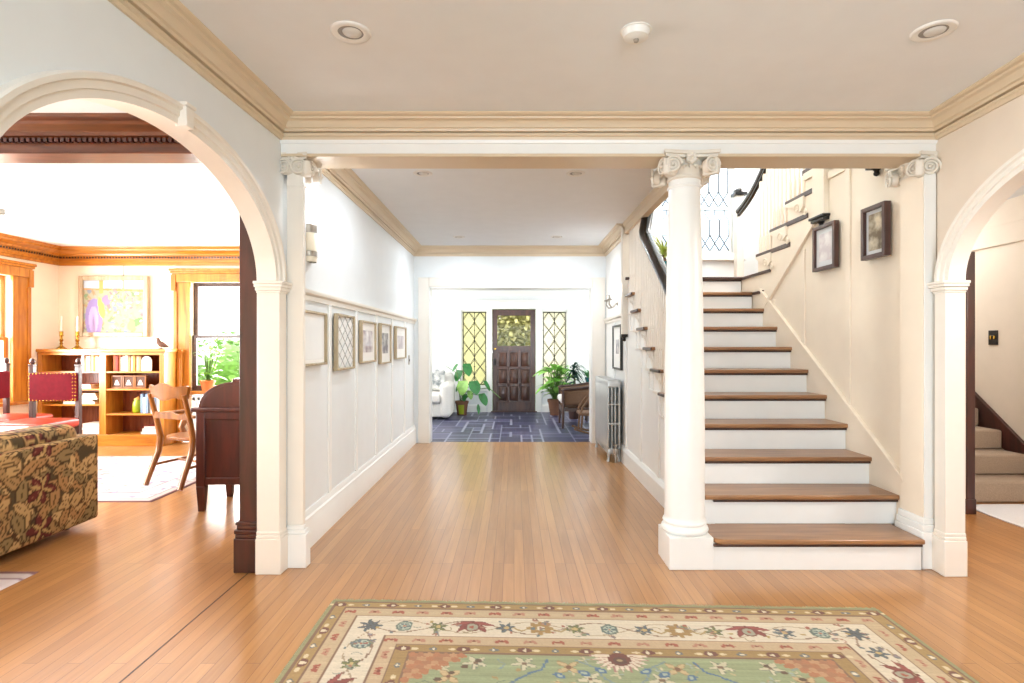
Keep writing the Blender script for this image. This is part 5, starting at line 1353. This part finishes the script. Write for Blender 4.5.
# things on shelves
t = thing('oval_frame', 'small white arched photo frame at the end of the top shelf books', 'photo frame', (P(144), 7.5, .985))
def archpts(xc, z0, w, h, n=14): return [(xc-w/2, z0), (xc+w/2, z0)] + [(xc+w/2*math.cos(PI*i/n), z0+h-w/2+w/2*math.sin(PI*i/n)) for i in range(n+1)]
B().prism(archpts(P(144), .986, .135, .2), 'y', 7.44, 7.46).build('frame', 'white', t, bevel=.004); B().prism(archpts(P(144), 1.006, .09, .15), 'y', 7.437, 7.441).build('photo', 'printw', t, smooth=0)
B().box(P(144)-.01, P(144)+.01, 7.46, 7.53, .986, 1.0).build('strut', 'white', t)
t = thing('triple_frame', 'brown triple photo frame on the second shelf of the right bay', 'photo frame', (P(125), 7.5, .755))
w3 = .155; x = P(107.5)
for i in range(3):
    xa = x+i*(w3+.002); mm = B()
    for q in ((xa, xa+.02, .756, .93), (xa+w3-.02, xa+w3, .756, .93), (xa+.02, xa+w3-.02, .756, .776), (xa+.02, xa+w3-.02, .91, .93)): mm.box(q[0], q[1], 7.45, 7.47, q[2], q[3])
    f = mm.build('frame', 'chairw', t, bevel=.003); B().box(xa+.018, xa+w3-.018, 7.458, 7.462, .775, .912).build('mat_board', 'bkbrown', f, smooth=0)
    B().prism([(xa+.04, .80), (xa+.11, .80), (xa+.1, .83), (xa+.08, .87), (xa+.06, .86)], 'y', 7.4565, 7.4585).build('photo', 'paper', f, smooth=0)
t = thing('ceramic_jar', 'yellow green jar standing left of the blue and white books', 'jar', (P(132.5), 7.5, .425))
B().lathe([(.0, 0), (.05, 0), (.062, .02), (.066, .09), (.058, .15), (.045, .165), (.045, .18)], (P(132.5), 7.5, .4255), 20).build('body', 'chart', t, smooth=60); B().lathe([(.05, .178), (.048, .19), (.02, .205), (.01, .215), (0, .22)], (P(132.5), 7.5, .4255), 20).build('lid', 'bkochre', t, smooth=60)
def candlestick(x, label):
    t = thing('candlestick', label, 'candlestick', (x, 7.55, 1.28), 'brass candlesticks')
    B().lathe([(0, 0), (.062, 0), (.062, .008), (.045, .02), (.02, .04), (.012, .06), (.022, .075), (.012, .09), (.02, .11), (.026, .12), (.014, .135), (.014, .165), (.024, .18), (.024, .19), (.02, .195), (.024, .235), (.02, .237), (0, .237)], (x, 7.55, 1.28), 18).build('stick', 'brass', t, smooth=50)
    B().lathe([(.011, .235), (.011, .44), (.0, .445)], (x, 7.55, 1.28), 10).build('candle', 'wax', t, smooth=50)
candlestick(P(51.5), 'brass candlestick with white candle nearest the room corner'); candlestick(P(68), 'brass candlestick with white candle beside the painting frame')
t = thing('bird_figure', 'small carved bird standing on the bookcase top', 'figurine', (P(155), 7.5, 1.28))
x = P(155); mm = B(); mm.tube([(x-.03, 7.5, 1.43), (x-.028, 7.5, 1.40), (x-.02, 7.5, 1.37), (x+.01, 7.5, 1.345), (x+.06, 7.5, 1.325), (x+.11, 7.5, 1.31)], [.012, .022, .028, .038, .028, .006], 10); mm.tube([(x-.04, 7.5, 1.425), (x-.07, 7.5, 1.42)], [.008, .002], 6); mm.build('body', 'bkbrown', t, smooth=60)
B().tube([(x+.01, 7.5, 1.28), (x+.01, 7.5, 1.32)], .005, 6).build('leg', 'iron', t); B().lathe([(.03, 0), (.03, .008), (0, .01)], (x+.01, 7.5, 1.28), 12).build('base', 'bkbrown', t)
# painting
pc = Canvas(.93, .8, .01, '#d8d2b4'); r4 = random.Random(2)
for i in range(160): pc.ell(r4.random()*.93, r4.random()*.8, r4.uniform(.02, .06), r4.uniform(.012, .03), r4.random()*3, r4.choice(['#cfcfa0', '#b9c48a', '#d9b98a', '#c9b0c0', '#e0d8c0', '#9fb98a', '#c9a2a2', '#a9b6c9']))
pc.A *= .5
pc.fill(pc.Y > .67, '#b6c4d2'); pc.line([(0, .66), (.93, .63)], .02, '#c08a4a'); pc.line([(.28, .8), (.28, .62)], .06, '#c99a5a'); pc.line([(.6, .8), (.6, .63)], .02, '#9a9a6a')
pc.ell(.17, .22, .13, .3, 0, '#8a7aa8'); pc.ell(.16, .2, .07, .2, 0, '#a898c2'); pc.ell(.28, .38, .05, .16, .2, '#d6bd5a'); pc.ell(.8, .16, .11, .05, .6, '#6a9a5a'); pc.ell(.72, .12, .06, .08, -.4, '#8ab06a'); pc.ell(.36, .5, .07, .07, 0, '#8a7a9a')
for i in range(60): pc.ell(r4.uniform(.35, .93), r4.uniform(.1, .6), .022, .014, r4.random()*3, r4.choice(['#e3d59a', '#e0a97a', '#8fae78', '#c7b4d4']))
MT['paintg'] = colattr_mat('oil painting', .6, .2, 90)
PX0, PX1, PZ0, PZ1 = -5.99, -5.035, 1.445, 2.285
t = thing('painting', 'colourful garden painting in a pale wooden frame over the bookcase', 'painting', ((PX0+PX1)/2, 7.73, PZ0))
mm = B(); fw = .062
for q in ((PX0, PX0+fw, PZ0, PZ1), (PX1-fw, PX1, PZ0, PZ1), (PX0+fw, PX1-fw, PZ0, PZ0+fw), (PX0+fw, PX1-fw, PZ1-fw, PZ1)): mm.box(q[0], q[1], 7.69, 7.745, q[2], q[3])
mm.build('frame', 'beigeframe', t, bevel=.008)
mm = B(); nu, nv = 90, 78; xa, za = PX0+.05, PZ0+.05; ww, hh = PX1-PX0-.1, PZ1-PZ0-.1
mm.v = [Vector((xa+ww*i/nu, 7.715, za+hh*j/nv)) for j in range(nv+1) for i in range(nu+1)]; mm.f = [(j*(nu+1)+i, j*(nu+1)+i+1, (j+1)*(nu+1)+i+1, (j+1)*(nu+1)+i) for j in range(nv) for i in range(nu)]; mm.mi = [0]*len(mm.f)
mm.build('canvas', 'paintg', t, smooth=0, fix=False, colfn=lambda co, nm: pc.sample((co[:, 0]-xa)/ww*.92+.005, (co[:, 2]-za)/hh*.79+.005))
B().tube([((PX0+PX1)/2+.12, 7.735, PZ1), ((PX0+PX1)/2+.12, 7.735, 2.44)], .003, 5).build('hanging_wire', 'lead', t)
radiator('radiator', 'white radiator below the dark sash window behind the desk', -4.34, -3.3, 7.53, 7.68, .66, 'white', 16, 'x')
#PART6
# ------------------------------------------------------------------ plants
def leaf_mesh(mm, base, dirv, L, W, droop=.3, shape='oval', n=6, twist=0.0):
    d = Vector(dirv).normalized(); up = Vector((0, 0, 1)); sd = d.cross(up); sd = sd.normalized() if sd.length > 1e-3 else Vector((1, 0, 0))
    nrm = sd.cross(d).normalized(); sd = (sd*math.cos(twist) + nrm*math.sin(twist)).normalized(); nrm = sd.cross(d).normalized()
    b = len(mm.v); p = Vector(base)
    for i in range(n+1):
        t = i/n; c = p + d*(L*t) + Vector((0, 0, -droop*L*t*t))
        if shape == 'oval': w = W*.5*math.sin(PI*min(1, t*.96+.04))**.8*(1.15-.3*t)
        elif shape == 'heart': w = W*.5*(1.0 if t < .01 else (math.sin(PI*(t*.80+.2))**.7)) * (.75 if t < .01 else 1)
        else: w = W*.5*(1-t)**.6*min(1, t*6+.25)
        mm.v += [c - sd*w + nrm*(.12*w), c, c + sd*w + nrm*(.12*w)]
    for i in range(n):
        a = b+i*3; mm.addf(a, a+1, a+4, a+3); mm.addf(a+1, a+2, a+5, a+4)
def pot(t, x, y, z, r, h, m, rim=True, name='pot'):
    B().lathe([(0, 0), (r*.72, 0), (r*.98, h*.82), (r*1.06, h*.82), (r*1.08, h), (r*.95, h), (r*.9, h*.85), (0, h*.85)], (x, y, z), 24).build(name, m, t, smooth=40)
    B().lathe([(0, 0), (r*.88, 0)], (x, y, z+h*.87), 20).build('soil', 'soil', t, smooth=0)
rp = random.Random(4)
# big-leaved climber by the front door
t = thing('split_leaf_plant', 'leggy plant with large green leaves in a pot left of the front door', 'plant', (-.98, 10.75, 0))
x, y = -1.0, 10.75
B().lathe([(0, 0), (.088, 0), (.118, .22), (.13, .22), (.132, .265), (.115, .265), (.11, .235), (0, .235)], (x, y, 0), 24).build('pot', 'terra', t, smooth=40)
B().lathe([(.092, .02), (.117, .18), (.118, .2)], (x, y, 0), 16, -PI/2-.55, -PI/2+.45).build('glaze_patch', 'chart', t, smooth=60)
B().lathe([(0, .24), (.109, .24)], (x, y, 0), 20).build('soil', 'soil', t, smooth=0)
stm = B(); lf = B(); lf2 = B()
at = lambda px, py, Y: Vector(((px-514)*Y/F, Y, EYE-(py-CY)*Y/F))
leaves = [(455.5, 368.5, .17, .14, -1.0, lf), (467, 370, .24, .17, .4, lf), (459, 376, .22, .17, -.6, lf), (463, 388, .27, .2, -.1, lf2), (474, 388, .26, .21, .5, lf), (486, 386.5, .22, .17, .9, lf), (482.5, 400, .24, .18, .7, lf), (470, 395, .17, .12, .3, lf2), (457, 389, .12, .06, -.5, lf), (465, 398, .15, .09, -.3, lf)]
for (px, py, L, W, lean, tgt) in leaves:
    p = at(px, py, 10.7 + rp.uniform(-.1, .08)); r0 = Vector((x+rp.uniform(-.04, .04), y, .27))
    stm.tube([r0, r0.lerp(p, .5)+Vector((0, 0, .12)), p+Vector((0, 0, L*.35))], .007, 5)
    leaf_mesh(tgt, p+Vector((-lean*.04, .02, L*.5)), (lean*.6, -.35, -1), L*1.1, W*1.15, .0, 'heart', 7, rp.uniform(-.3, .3))
stm.tube([(x+.05, y, .3), (x+.35, y-.05, .5), (x+.52, y-.05, .52), (x+.74, y-.1, .33)], .008, 5); leaf_mesh(lf, at(478, 404, 10.7), (.1, -.2, -1), .2, .07, 0, 'oval')
stm.tube([(x-.03, y, .3), (x-.1, y, .8), (x-.3, y, .93)], .006, 5)
stm.build('stems', 'stem', t, smooth=60); lf.build('foliage', 'leafg', t, smooth=60, fix=False); lf2.build('young_leaves', 'leafl', t, smooth=60, fix=False)
# variegated plant right of door
t = thing('broad_leaf_plant', 'bushy plant with bright green leaves behind the wicker chair', 'plant', (.78, 10.75, 0))
x, y = .80, 10.75; pot(t, x, y, 0, .15, .3, 'terra')
stm = B(); lf = B(); lf2 = B()
for k in range(80):
    a = rp.random()*2*PI; e = rp.uniform(-.1, 1.25); h = rp.uniform(.1, 1.0); r = rp.uniform(.02, .17)
    p = Vector((x+r*math.cos(a), y+r*math.sin(a)*.6, .3+h*.6)); stm.tube([(x+r*.3*math.cos(a), y, .3), p], .006, 4)
    leaf_mesh(lf2 if k % 3 == 0 else lf, p, (math.cos(a), math.sin(a)*.7-.1, e), rp.uniform(.24, .36), rp.uniform(.1, .15), .5, 'oval', 6, rp.uniform(-.4, .4))
stm.build('stems', 'stem', t, smooth=60); lf.build('foliage', 'leafb', t, smooth=60, fix=False); lf2.build('pale_leaves', 'leafl', t, smooth=60, fix=False)
# dark palm
t = thing('potted_palm', 'dark green arching palm between the bright plant and the teal pot', 'plant', (1.12, 10.2, 0))
x, y = 1.10, 10.2; pot(t, x, y, 0, .13, .3, 'cane'); lf = B(); stm = B()
B().tube([(x, y, .25), (x+.01, y, .6), (x, y, .8)], [.022, .018, .014], 8).build('trunk', 'wicker', t, smooth=60)
for k in range(64):
    a = rp.random()*2*PI; el = rp.uniform(-.3, 1.5); leaf_mesh(lf, (x, y, .66+rp.random()*.3), (math.cos(a), math.sin(a)*.7, el), rp.uniform(.22, .38), .045, .85, 'blade', 8, rp.uniform(-.3, .3))
lf.build('foliage', 'leafd', t, smooth=60, fix=False)
# teal pot plant on a stand
t = thing('plant_stand', 'dark wooden stool holding the teal pot by the porch jamb', 'stool', (1.37, 9.85, 0))
B().lathe([(0, .50), (.15, .50), (.155, .515), (.15, .53), (0, .53)], (1.37, 9.85, 0), 24).build('top', 'cane', t)
for k in range(4):
    a = PI/4+k*PI/2; B().tube([(1.37+.14*math.cos(a), 9.85+.14*math.sin(a), 0), (1.37+.1*math.cos(a), 9.85+.1*math.sin(a), .5)], .014, 8).build('leg', 'cane', t, smooth=60)
t = thing('strap_leaf_plant', 'strap leaved plant in a glossy teal pot', 'plant', (1.37, 9.85, .53))
pot(t, 1.37, 9.85, .53, .115, .24, 'teal'); lf = B()
for k in range(30):
    a = rp.random()*2*PI; leaf_mesh(lf, (1.37+.05*math.cos(a), 9.85+.05*math.sin(a), .74), (math.cos(a)*.6, math.sin(a)*.5, rp.uniform(.7, 1.6)), rp.uniform(.2, .32), .05, .4, 'blade', 7, rp.uniform(-.4, .4))
lf.build('foliage', 'leafg', t, smooth=60, fix=False)
# dracaena on landing
t = thing('spiky_plant', 'spiky yellow green plant on the landing beyond the handrail', 'plant', (1.78, 6.75, 11*RI))
x, y, z = 1.80, 6.75, 11*RI; pot(t, x, y, z, .14, .26, 'teal')
B().tube([(x, y, z+.2), (x+.02, y, z+.3), (x, y, z+.36)], .018, 8).build('trunk', 'wicker', t, smooth=60); lf = B()
for k in range(40):
    a = rp.random()*2*PI; leaf_mesh(lf, (x, y, z+.3+rp.random()*.12), (math.cos(a), math.sin(a), rp.uniform(.1, 1.9)), rp.uniform(.24, .38), .03, .35, 'blade', 7)
lf.build('foliage', 'leafy', t, smooth=60, fix=False)
# window sill plant
t = thing('window_plant', 'leafy green plant in an orange pot on the book room window sill', 'plant', (-4.2, 7.6, .7))
x, y = -4.19, 7.66; z = .70
MT['orange'] = mat('orange clay', '#c0672c', .7)
pot(t, x, y, z, .09, .15, 'orange'); lf = B(); stm = B()
for k in range(34):
    a = rp.random()*2*PI; h = rp.uniform(.0, .5)**1.0; p = Vector((x+rp.uniform(-.08, .3)*(.3+h), y-.02, z+.13+h)); stm.tube([(x, y, z+.12), p], .004, 4)
    leaf_mesh(lf, p, (math.cos(a), math.sin(a)*.4-.2, rp.uniform(0, .9)), rp.uniform(.12, .2), .06, .4, 'oval', 5)
stm.build('stems', 'stem', t); lf.build('foliage', 'leafl', t, smooth=60, fix=False)

# ------------------------------------------------------------------ porch furniture
t = thing('white_armchair', 'white upholstered armchair half hidden by the porch casing', 'armchair', (-1.6, 10.3, 0))
ax0, ax1 = -1.92, -1.13
for x0 in (ax0, ax1-.2): mm = B(); mm.rbox(x0, x0+.2, 9.95, 10.75, .03, .66, .09, 5); mm.build('arm', 'whitecloth', t, smooth=60)
mm = B(); mm.rbox(ax0+.15, ax1-.15, 9.98, 10.7, .05, .3, .03, 3); mm.build('base', 'whitecloth', t, smooth=60)
mm = B(); mm.rbox(ax0+.18, ax1-.18, 9.93, 10.55, .3, .46, .05, 4, puff=.02); mm.build('seat_cushion', 'whitecloth', t, smooth=60)
mm = B(); mm.rbox(ax0+.02, ax1-.02, 10.6, 10.82, .05, .82, .09, 5); mm.build('back', 'whitecloth', t, smooth=60)
MT['pillowp'] = sketch_mat('grey leaf print cloth', '#d5d5d2', '#6c7478')
t = thing('pillow', 'grey leaf print pillow propped in the white armchair', 'pillow', (-1.52, 10.48, .46))
mm = B(); mm.rbox(-.21, .21, -.06, .06, 0, .4, .058, 5); mm.xf(0, Matrix.Translation((-1.50, 10.41, .495)) @ Matrix.Rotation(-.22, 4, 'X') @ Matrix.Rotation(.12, 4, 'Z')); mm.build('cover', 'pillowp', t, smooth=60)
# wicker armchair, facing -X
t = thing('wicker_armchair', 'brown wicker armchair with curved cane sides beside the plants', 'armchair', (1.2, 9.3, 0))
wx0, wx1, wy0, wy1 = .78, 1.52, 8.95, 9.62
for (x, y) in ((wx0, wy0), (wx0, wy1), (wx1, wy0), (wx1, wy1)): B().tube([(x, y, 0), (x+.01, y, .3), (x, y, .62 if x == wx0 else .74)], [.018, .022, .02], 8).build('leg', 'cane', t, smooth=60)
mm = B(); mm.rbox(wx0+.01, wx1, wy0+.01, wy1-.01, .33, .40, .02, 3); mm.build('seat', 'wicker', t, smooth=50)
mm = B(); mm.rbox(wx0-.04, wx1-.1, wy0+.04, wy1-.04, .40, .50, .04, 4, puff=.015); mm.build('cushion', 'whitecloth', t, smooth=60)
def rimz(s): return .62 + .12*s*s
path = [(wx0-.02, wy0, .60), (wx0+.02, wy0, .63), (wx0+.3, wy0-.01, .645), (wx1-.12, wy0, .70), (wx1, wy0+.12, .78), (wx1+.03, (wy0+wy1)/2, .82), (wx1, wy1-.12, .78), (wx1-.12, wy1, .70), (wx0+.3, wy1+.01, .645), (wx0+.02, wy1, .63), (wx0-.02, wy1, .60)]
B().tube(path, .024, 8).build('rim', 'cane', t, smooth=60)
mm = B(); vs = []; pp = path[1:-1]
for (x, y, z) in pp:
    for k in range(5): vs.append((x, y, .36+(z-.36)*k/4))
fs = []
for i in range(len(pp)-1):
    for k in range(4): fs.append((i*5+k, (i+1)*5+k, (i+1)*5+k+1, i*5+k+1))
mm.add(vs, fs); o = mm.build('woven_side', 'wicker', t, smooth=60, fix=False); so = o.modifiers.new('Solidify', 'SOLIDIFY'); so.thickness = .018
mm = B(); mm.box(wx0-.005, wx0+.02, wy0+.02, wy1-.02, .24, .33); mm.box(wx0, wx1, wy0-.005, wy0+.015, .27, .33); mm.build('apron', 'cane', t, bevel=.004)
# rocking chair partly in view
t = thing('rocking_chair', 'bentwood rocking chair peeping past the porch jamb', 'chair', (1.35, 8.35, 0))
for y in (8.18, 8.52):
    B().tube([(.88+.9*q, y, .02+.16*(q-.5)**2*2.2+.0) for q in [i/12 for i in range(13)]], .016, 8).build('rocker', 'wicker', t, smooth=60)
    B().tube([(.98, y, .06), (1.0, y, .3), (.98, y, .34)], .015, 8).build('front_leg', 'wicker', t, smooth=60)
    B().tube([(1.38, y, .04), (1.38, y, .32), (1.46, y, .62), (1.55, y, 1.0)], .015, 8).build('back_post', 'wicker', t, smooth=60)
    B().tube([(.98, y, .34), (1.0, y, .42), (1.06, y, .50), (1.14, y, .60), (1.3, y, .63), (1.46, y, .62)], .016, 8).build('arm', 'wicker', t, smooth=60)
mm = B(); mm.rbox(.95, 1.42, 8.16, 8.54, .30, .345, .018, 3); mm.build('seat', 'wicker', t, smooth=50)
for z in (.7, .84, .97): B().box(1.45+(z-.62)*.24, 1.47+(z-.62)*.24, 8.19, 8.51, z-.03, z+.03).build('slat', 'wicker', t, bevel=.006)
t = thing('wall_outlet', 'white wall plate on the porch wall above the white armchair', 'wall plate', (-1.4, 11.19, 1.02))
B().box(-1.44, -1.36, 11.192, 11.201, .98, 1.1).build('plate', 'plastic', t, bevel=.002); B().box(-1.41, -1.39, 11.186, 11.193, 1.02, 1.06).build('toggle', 'plastic', t, bevel=.002)

# ------------------------------------------------------------------ outside
g = B().box(-30, 30, 11.4, 45, -.35, -.2).build('garden_ground', 'grass', smooth=0); struct(g, 'lawn outside the front door', 'ground')
def shrub(x, y, r, h, m, label, n=420, seed=1, k=1.0):
    t = thing('shrub', label, 'shrub', (x, y, -.2)); r_ = random.Random(seed); mm = B()
    for i in range(n):
        a, b = r_.random()*2*PI, math.acos(r_.uniform(-1, 1)); q = r_.uniform(.6, 1)
        p = (x+r*q*math.sin(b)*math.cos(a), y+r*q*math.sin(b)*math.sin(a), h*.5+h*.5*q*math.cos(b)-.1)
        leaf_mesh(mm, p, (math.cos(a), math.sin(a), r_.uniform(-.5, .8)), r_.uniform(.18, .34)*k, .16*k, .3, 'oval', 3)
    B().lathe([(0, .15), (r*.35, h*.25), (r*.45, h*.5), (r*.3, h*.7), (0, h*.8)], (x, y, -.1), 16).build('inner_foliage', m, t)
    mm.build('foliage', m, t, smooth=0, fix=False); B().tube([(x, y, -.21), (x, y, h*.6)], .06, 8).build('trunk', 'wicker', t)
shrub(-1.9, 13.6, .9, 3.2, 'leafy', 'yellow green shrub outside behind the amber sidelight', 700, 2)
shrub(.1, 16.5, 1.5, 3.4, 'hedge', 'olive shrub seen through the glass of the front door', 9000, 3, .6)
shrub(3.6, 17.5, 1.2, 2.6, 'hedge', 'dull shrub outside behind the clear sidelight', 500, 4)

shrub(-7.4, 14.5, 1.2, 1.9, 'leafl', 'pale green shrub outside the dark sash window', 500, 6)
# ------------------------------------------------------------------ light
w = bpy.data.worlds.new('World'); S.world = w; w.use_nodes = True
bg = w.node_tree.nodes['Background']; bg.inputs[0].default_value = (1, 1, 1, 1); bg.inputs[1].default_value = 2.2
def area(name, loc, rot, sx, sy, power, col=(1, 1, 1)):
    l = bpy.data.lights.new(name, 'AREA'); l.shape = 'RECTANGLE'; l.size = sx; l.size_y = sy; l.energy = power; l.color = col
    o = bpy.data.objects.new(name, l); COL.objects.link(o); o.location = loc; o.rotation_euler = rot; return o
R = math.radians
K = 1.0
area('daylight_front_room', (.45, -4.1, 1.5), (R(90), 0, 0), 3.4, 2.1, 215*K, (.72, .88, 1))
area('daylight_study_front', (-6.75, 2.7, 1.5), (R(90), 0, R(-90)), 3.0, 1.7, 420*K, (1, .98, .95))
area('daylight_study_side', (-6.75, 6.25, 1.5), (R(90), 0, R(-90)), 1.5, 1.6, 220*K, (1, .98, .95))
area('daylight_study_back', (-3.86, 8.15, 1.5), (R(90), 0, R(180)), 1.2, 1.5, 120*K, (1, .98, .96))
area('daylight_porch_left', (-2.9, 9.5, 1.6), (R(90), 0, R(-90)), 2.4, 1.5, 62*K)
area('daylight_porch_right', (2.8, 9.5, 1.6), (R(90), 0, R(90)), 2.4, 1.5, 62*K)
area('daylight_landing', (2.38, 7.75, 3.45), (R(90), 0, R(180)), 1.0, 1.9, 14*K)
area('daylight_stairwell', (3.85, 5.6, 4.0), (R(90), 0, R(90)), 2.0, 1.8, 160*K, (1, .96, .9))
def lamp(name, loc, power, col, r=.1):
    l = bpy.data.lights.new(name, 'POINT'); l.energy = power; l.color = col; l.shadow_soft_size = r
    o = bpy.data.objects.new(name, l); COL.objects.link(o); o.location = loc; return o
WARM = (1, .95, .88)
for i, (x, y) in enumerate(((-.71, 4.36), (.48, 4.36), (-.68, 6.9), (.52, 6.9))):
    l = bpy.data.lights.new('downlight_lamp', 'AREA'); l.shape = 'DISK'; l.size = .09; l.energy = 9*K; l.color = (.84, .92, 1)
    o = bpy.data.objects.new('downlight_lamp', l); COL.objects.link(o); o.location = (x, y, H-.016)
t = thing('passage_fill_fixture', 'added unseen ceiling fixture of the side passage', 'ceiling light', (3.6, 2.2, H))  # unseen fixture added to house the passage fill
B().lathe([(.0, -.03), (.16, -.025), (.17, 0), (0, .02)], (3.6, 2.2, H), 24).build('base', 'brass', t)
lamp('passage_fill', (3.6, 2.2, 2.35), 80*K, (1, .96, .92), .15)  # added fill to brighten the side passage
lamp('sconce_fill', (-1.27, 3.71, 2.19), 3*K, (.95, .97, 1), .04); lamp('candle_fill', (1.13, 6.75, 2.0), 3*K, (.95, .97, 1), .05)  # fills added at the unlit sconces to lift the hall ceiling
lamp('carpeted_stair_fill', (4.15, 6.4, 2.5), 30*K, (1, .95, .9), .15)  # fill added above the carpeted stairs, without a fixture

# ------------------------------------------------------------------ camera
cd = bpy.data.cameras.new('Camera'); cd.sensor_width = 36; cd.sensor_fit = 'HORIZONTAL'; cd.lens = F/1024*36
cd.shift_x = -(CX-512)/1024; cd.shift_y = (CY-341.5)/1024; cd.clip_start = .05; cd.clip_end = 200
co = bpy.data.objects.new('Camera', cd); COL.objects.link(co); co.location = (0, 0, EYE); co.rotation_euler = (PI/2, 0, 0); S.camera = co
vs = S.view_settings; vs.view_transform = 'Standard'; vs.look = 'None'; vs.exposure = .5; vs.gamma = 1; vs.use_curve_mapping = False
cy = S.cycles; cy.use_denoising = True; cy.max_bounces = 10; cy.diffuse_bounces = 6; cy.glossy_bounces = 4; cy.transparent_max_bounces = 12; cy.sample_clamp_indirect = 6; cy.caustics_reflective = False; cy.caustics_refractive = False
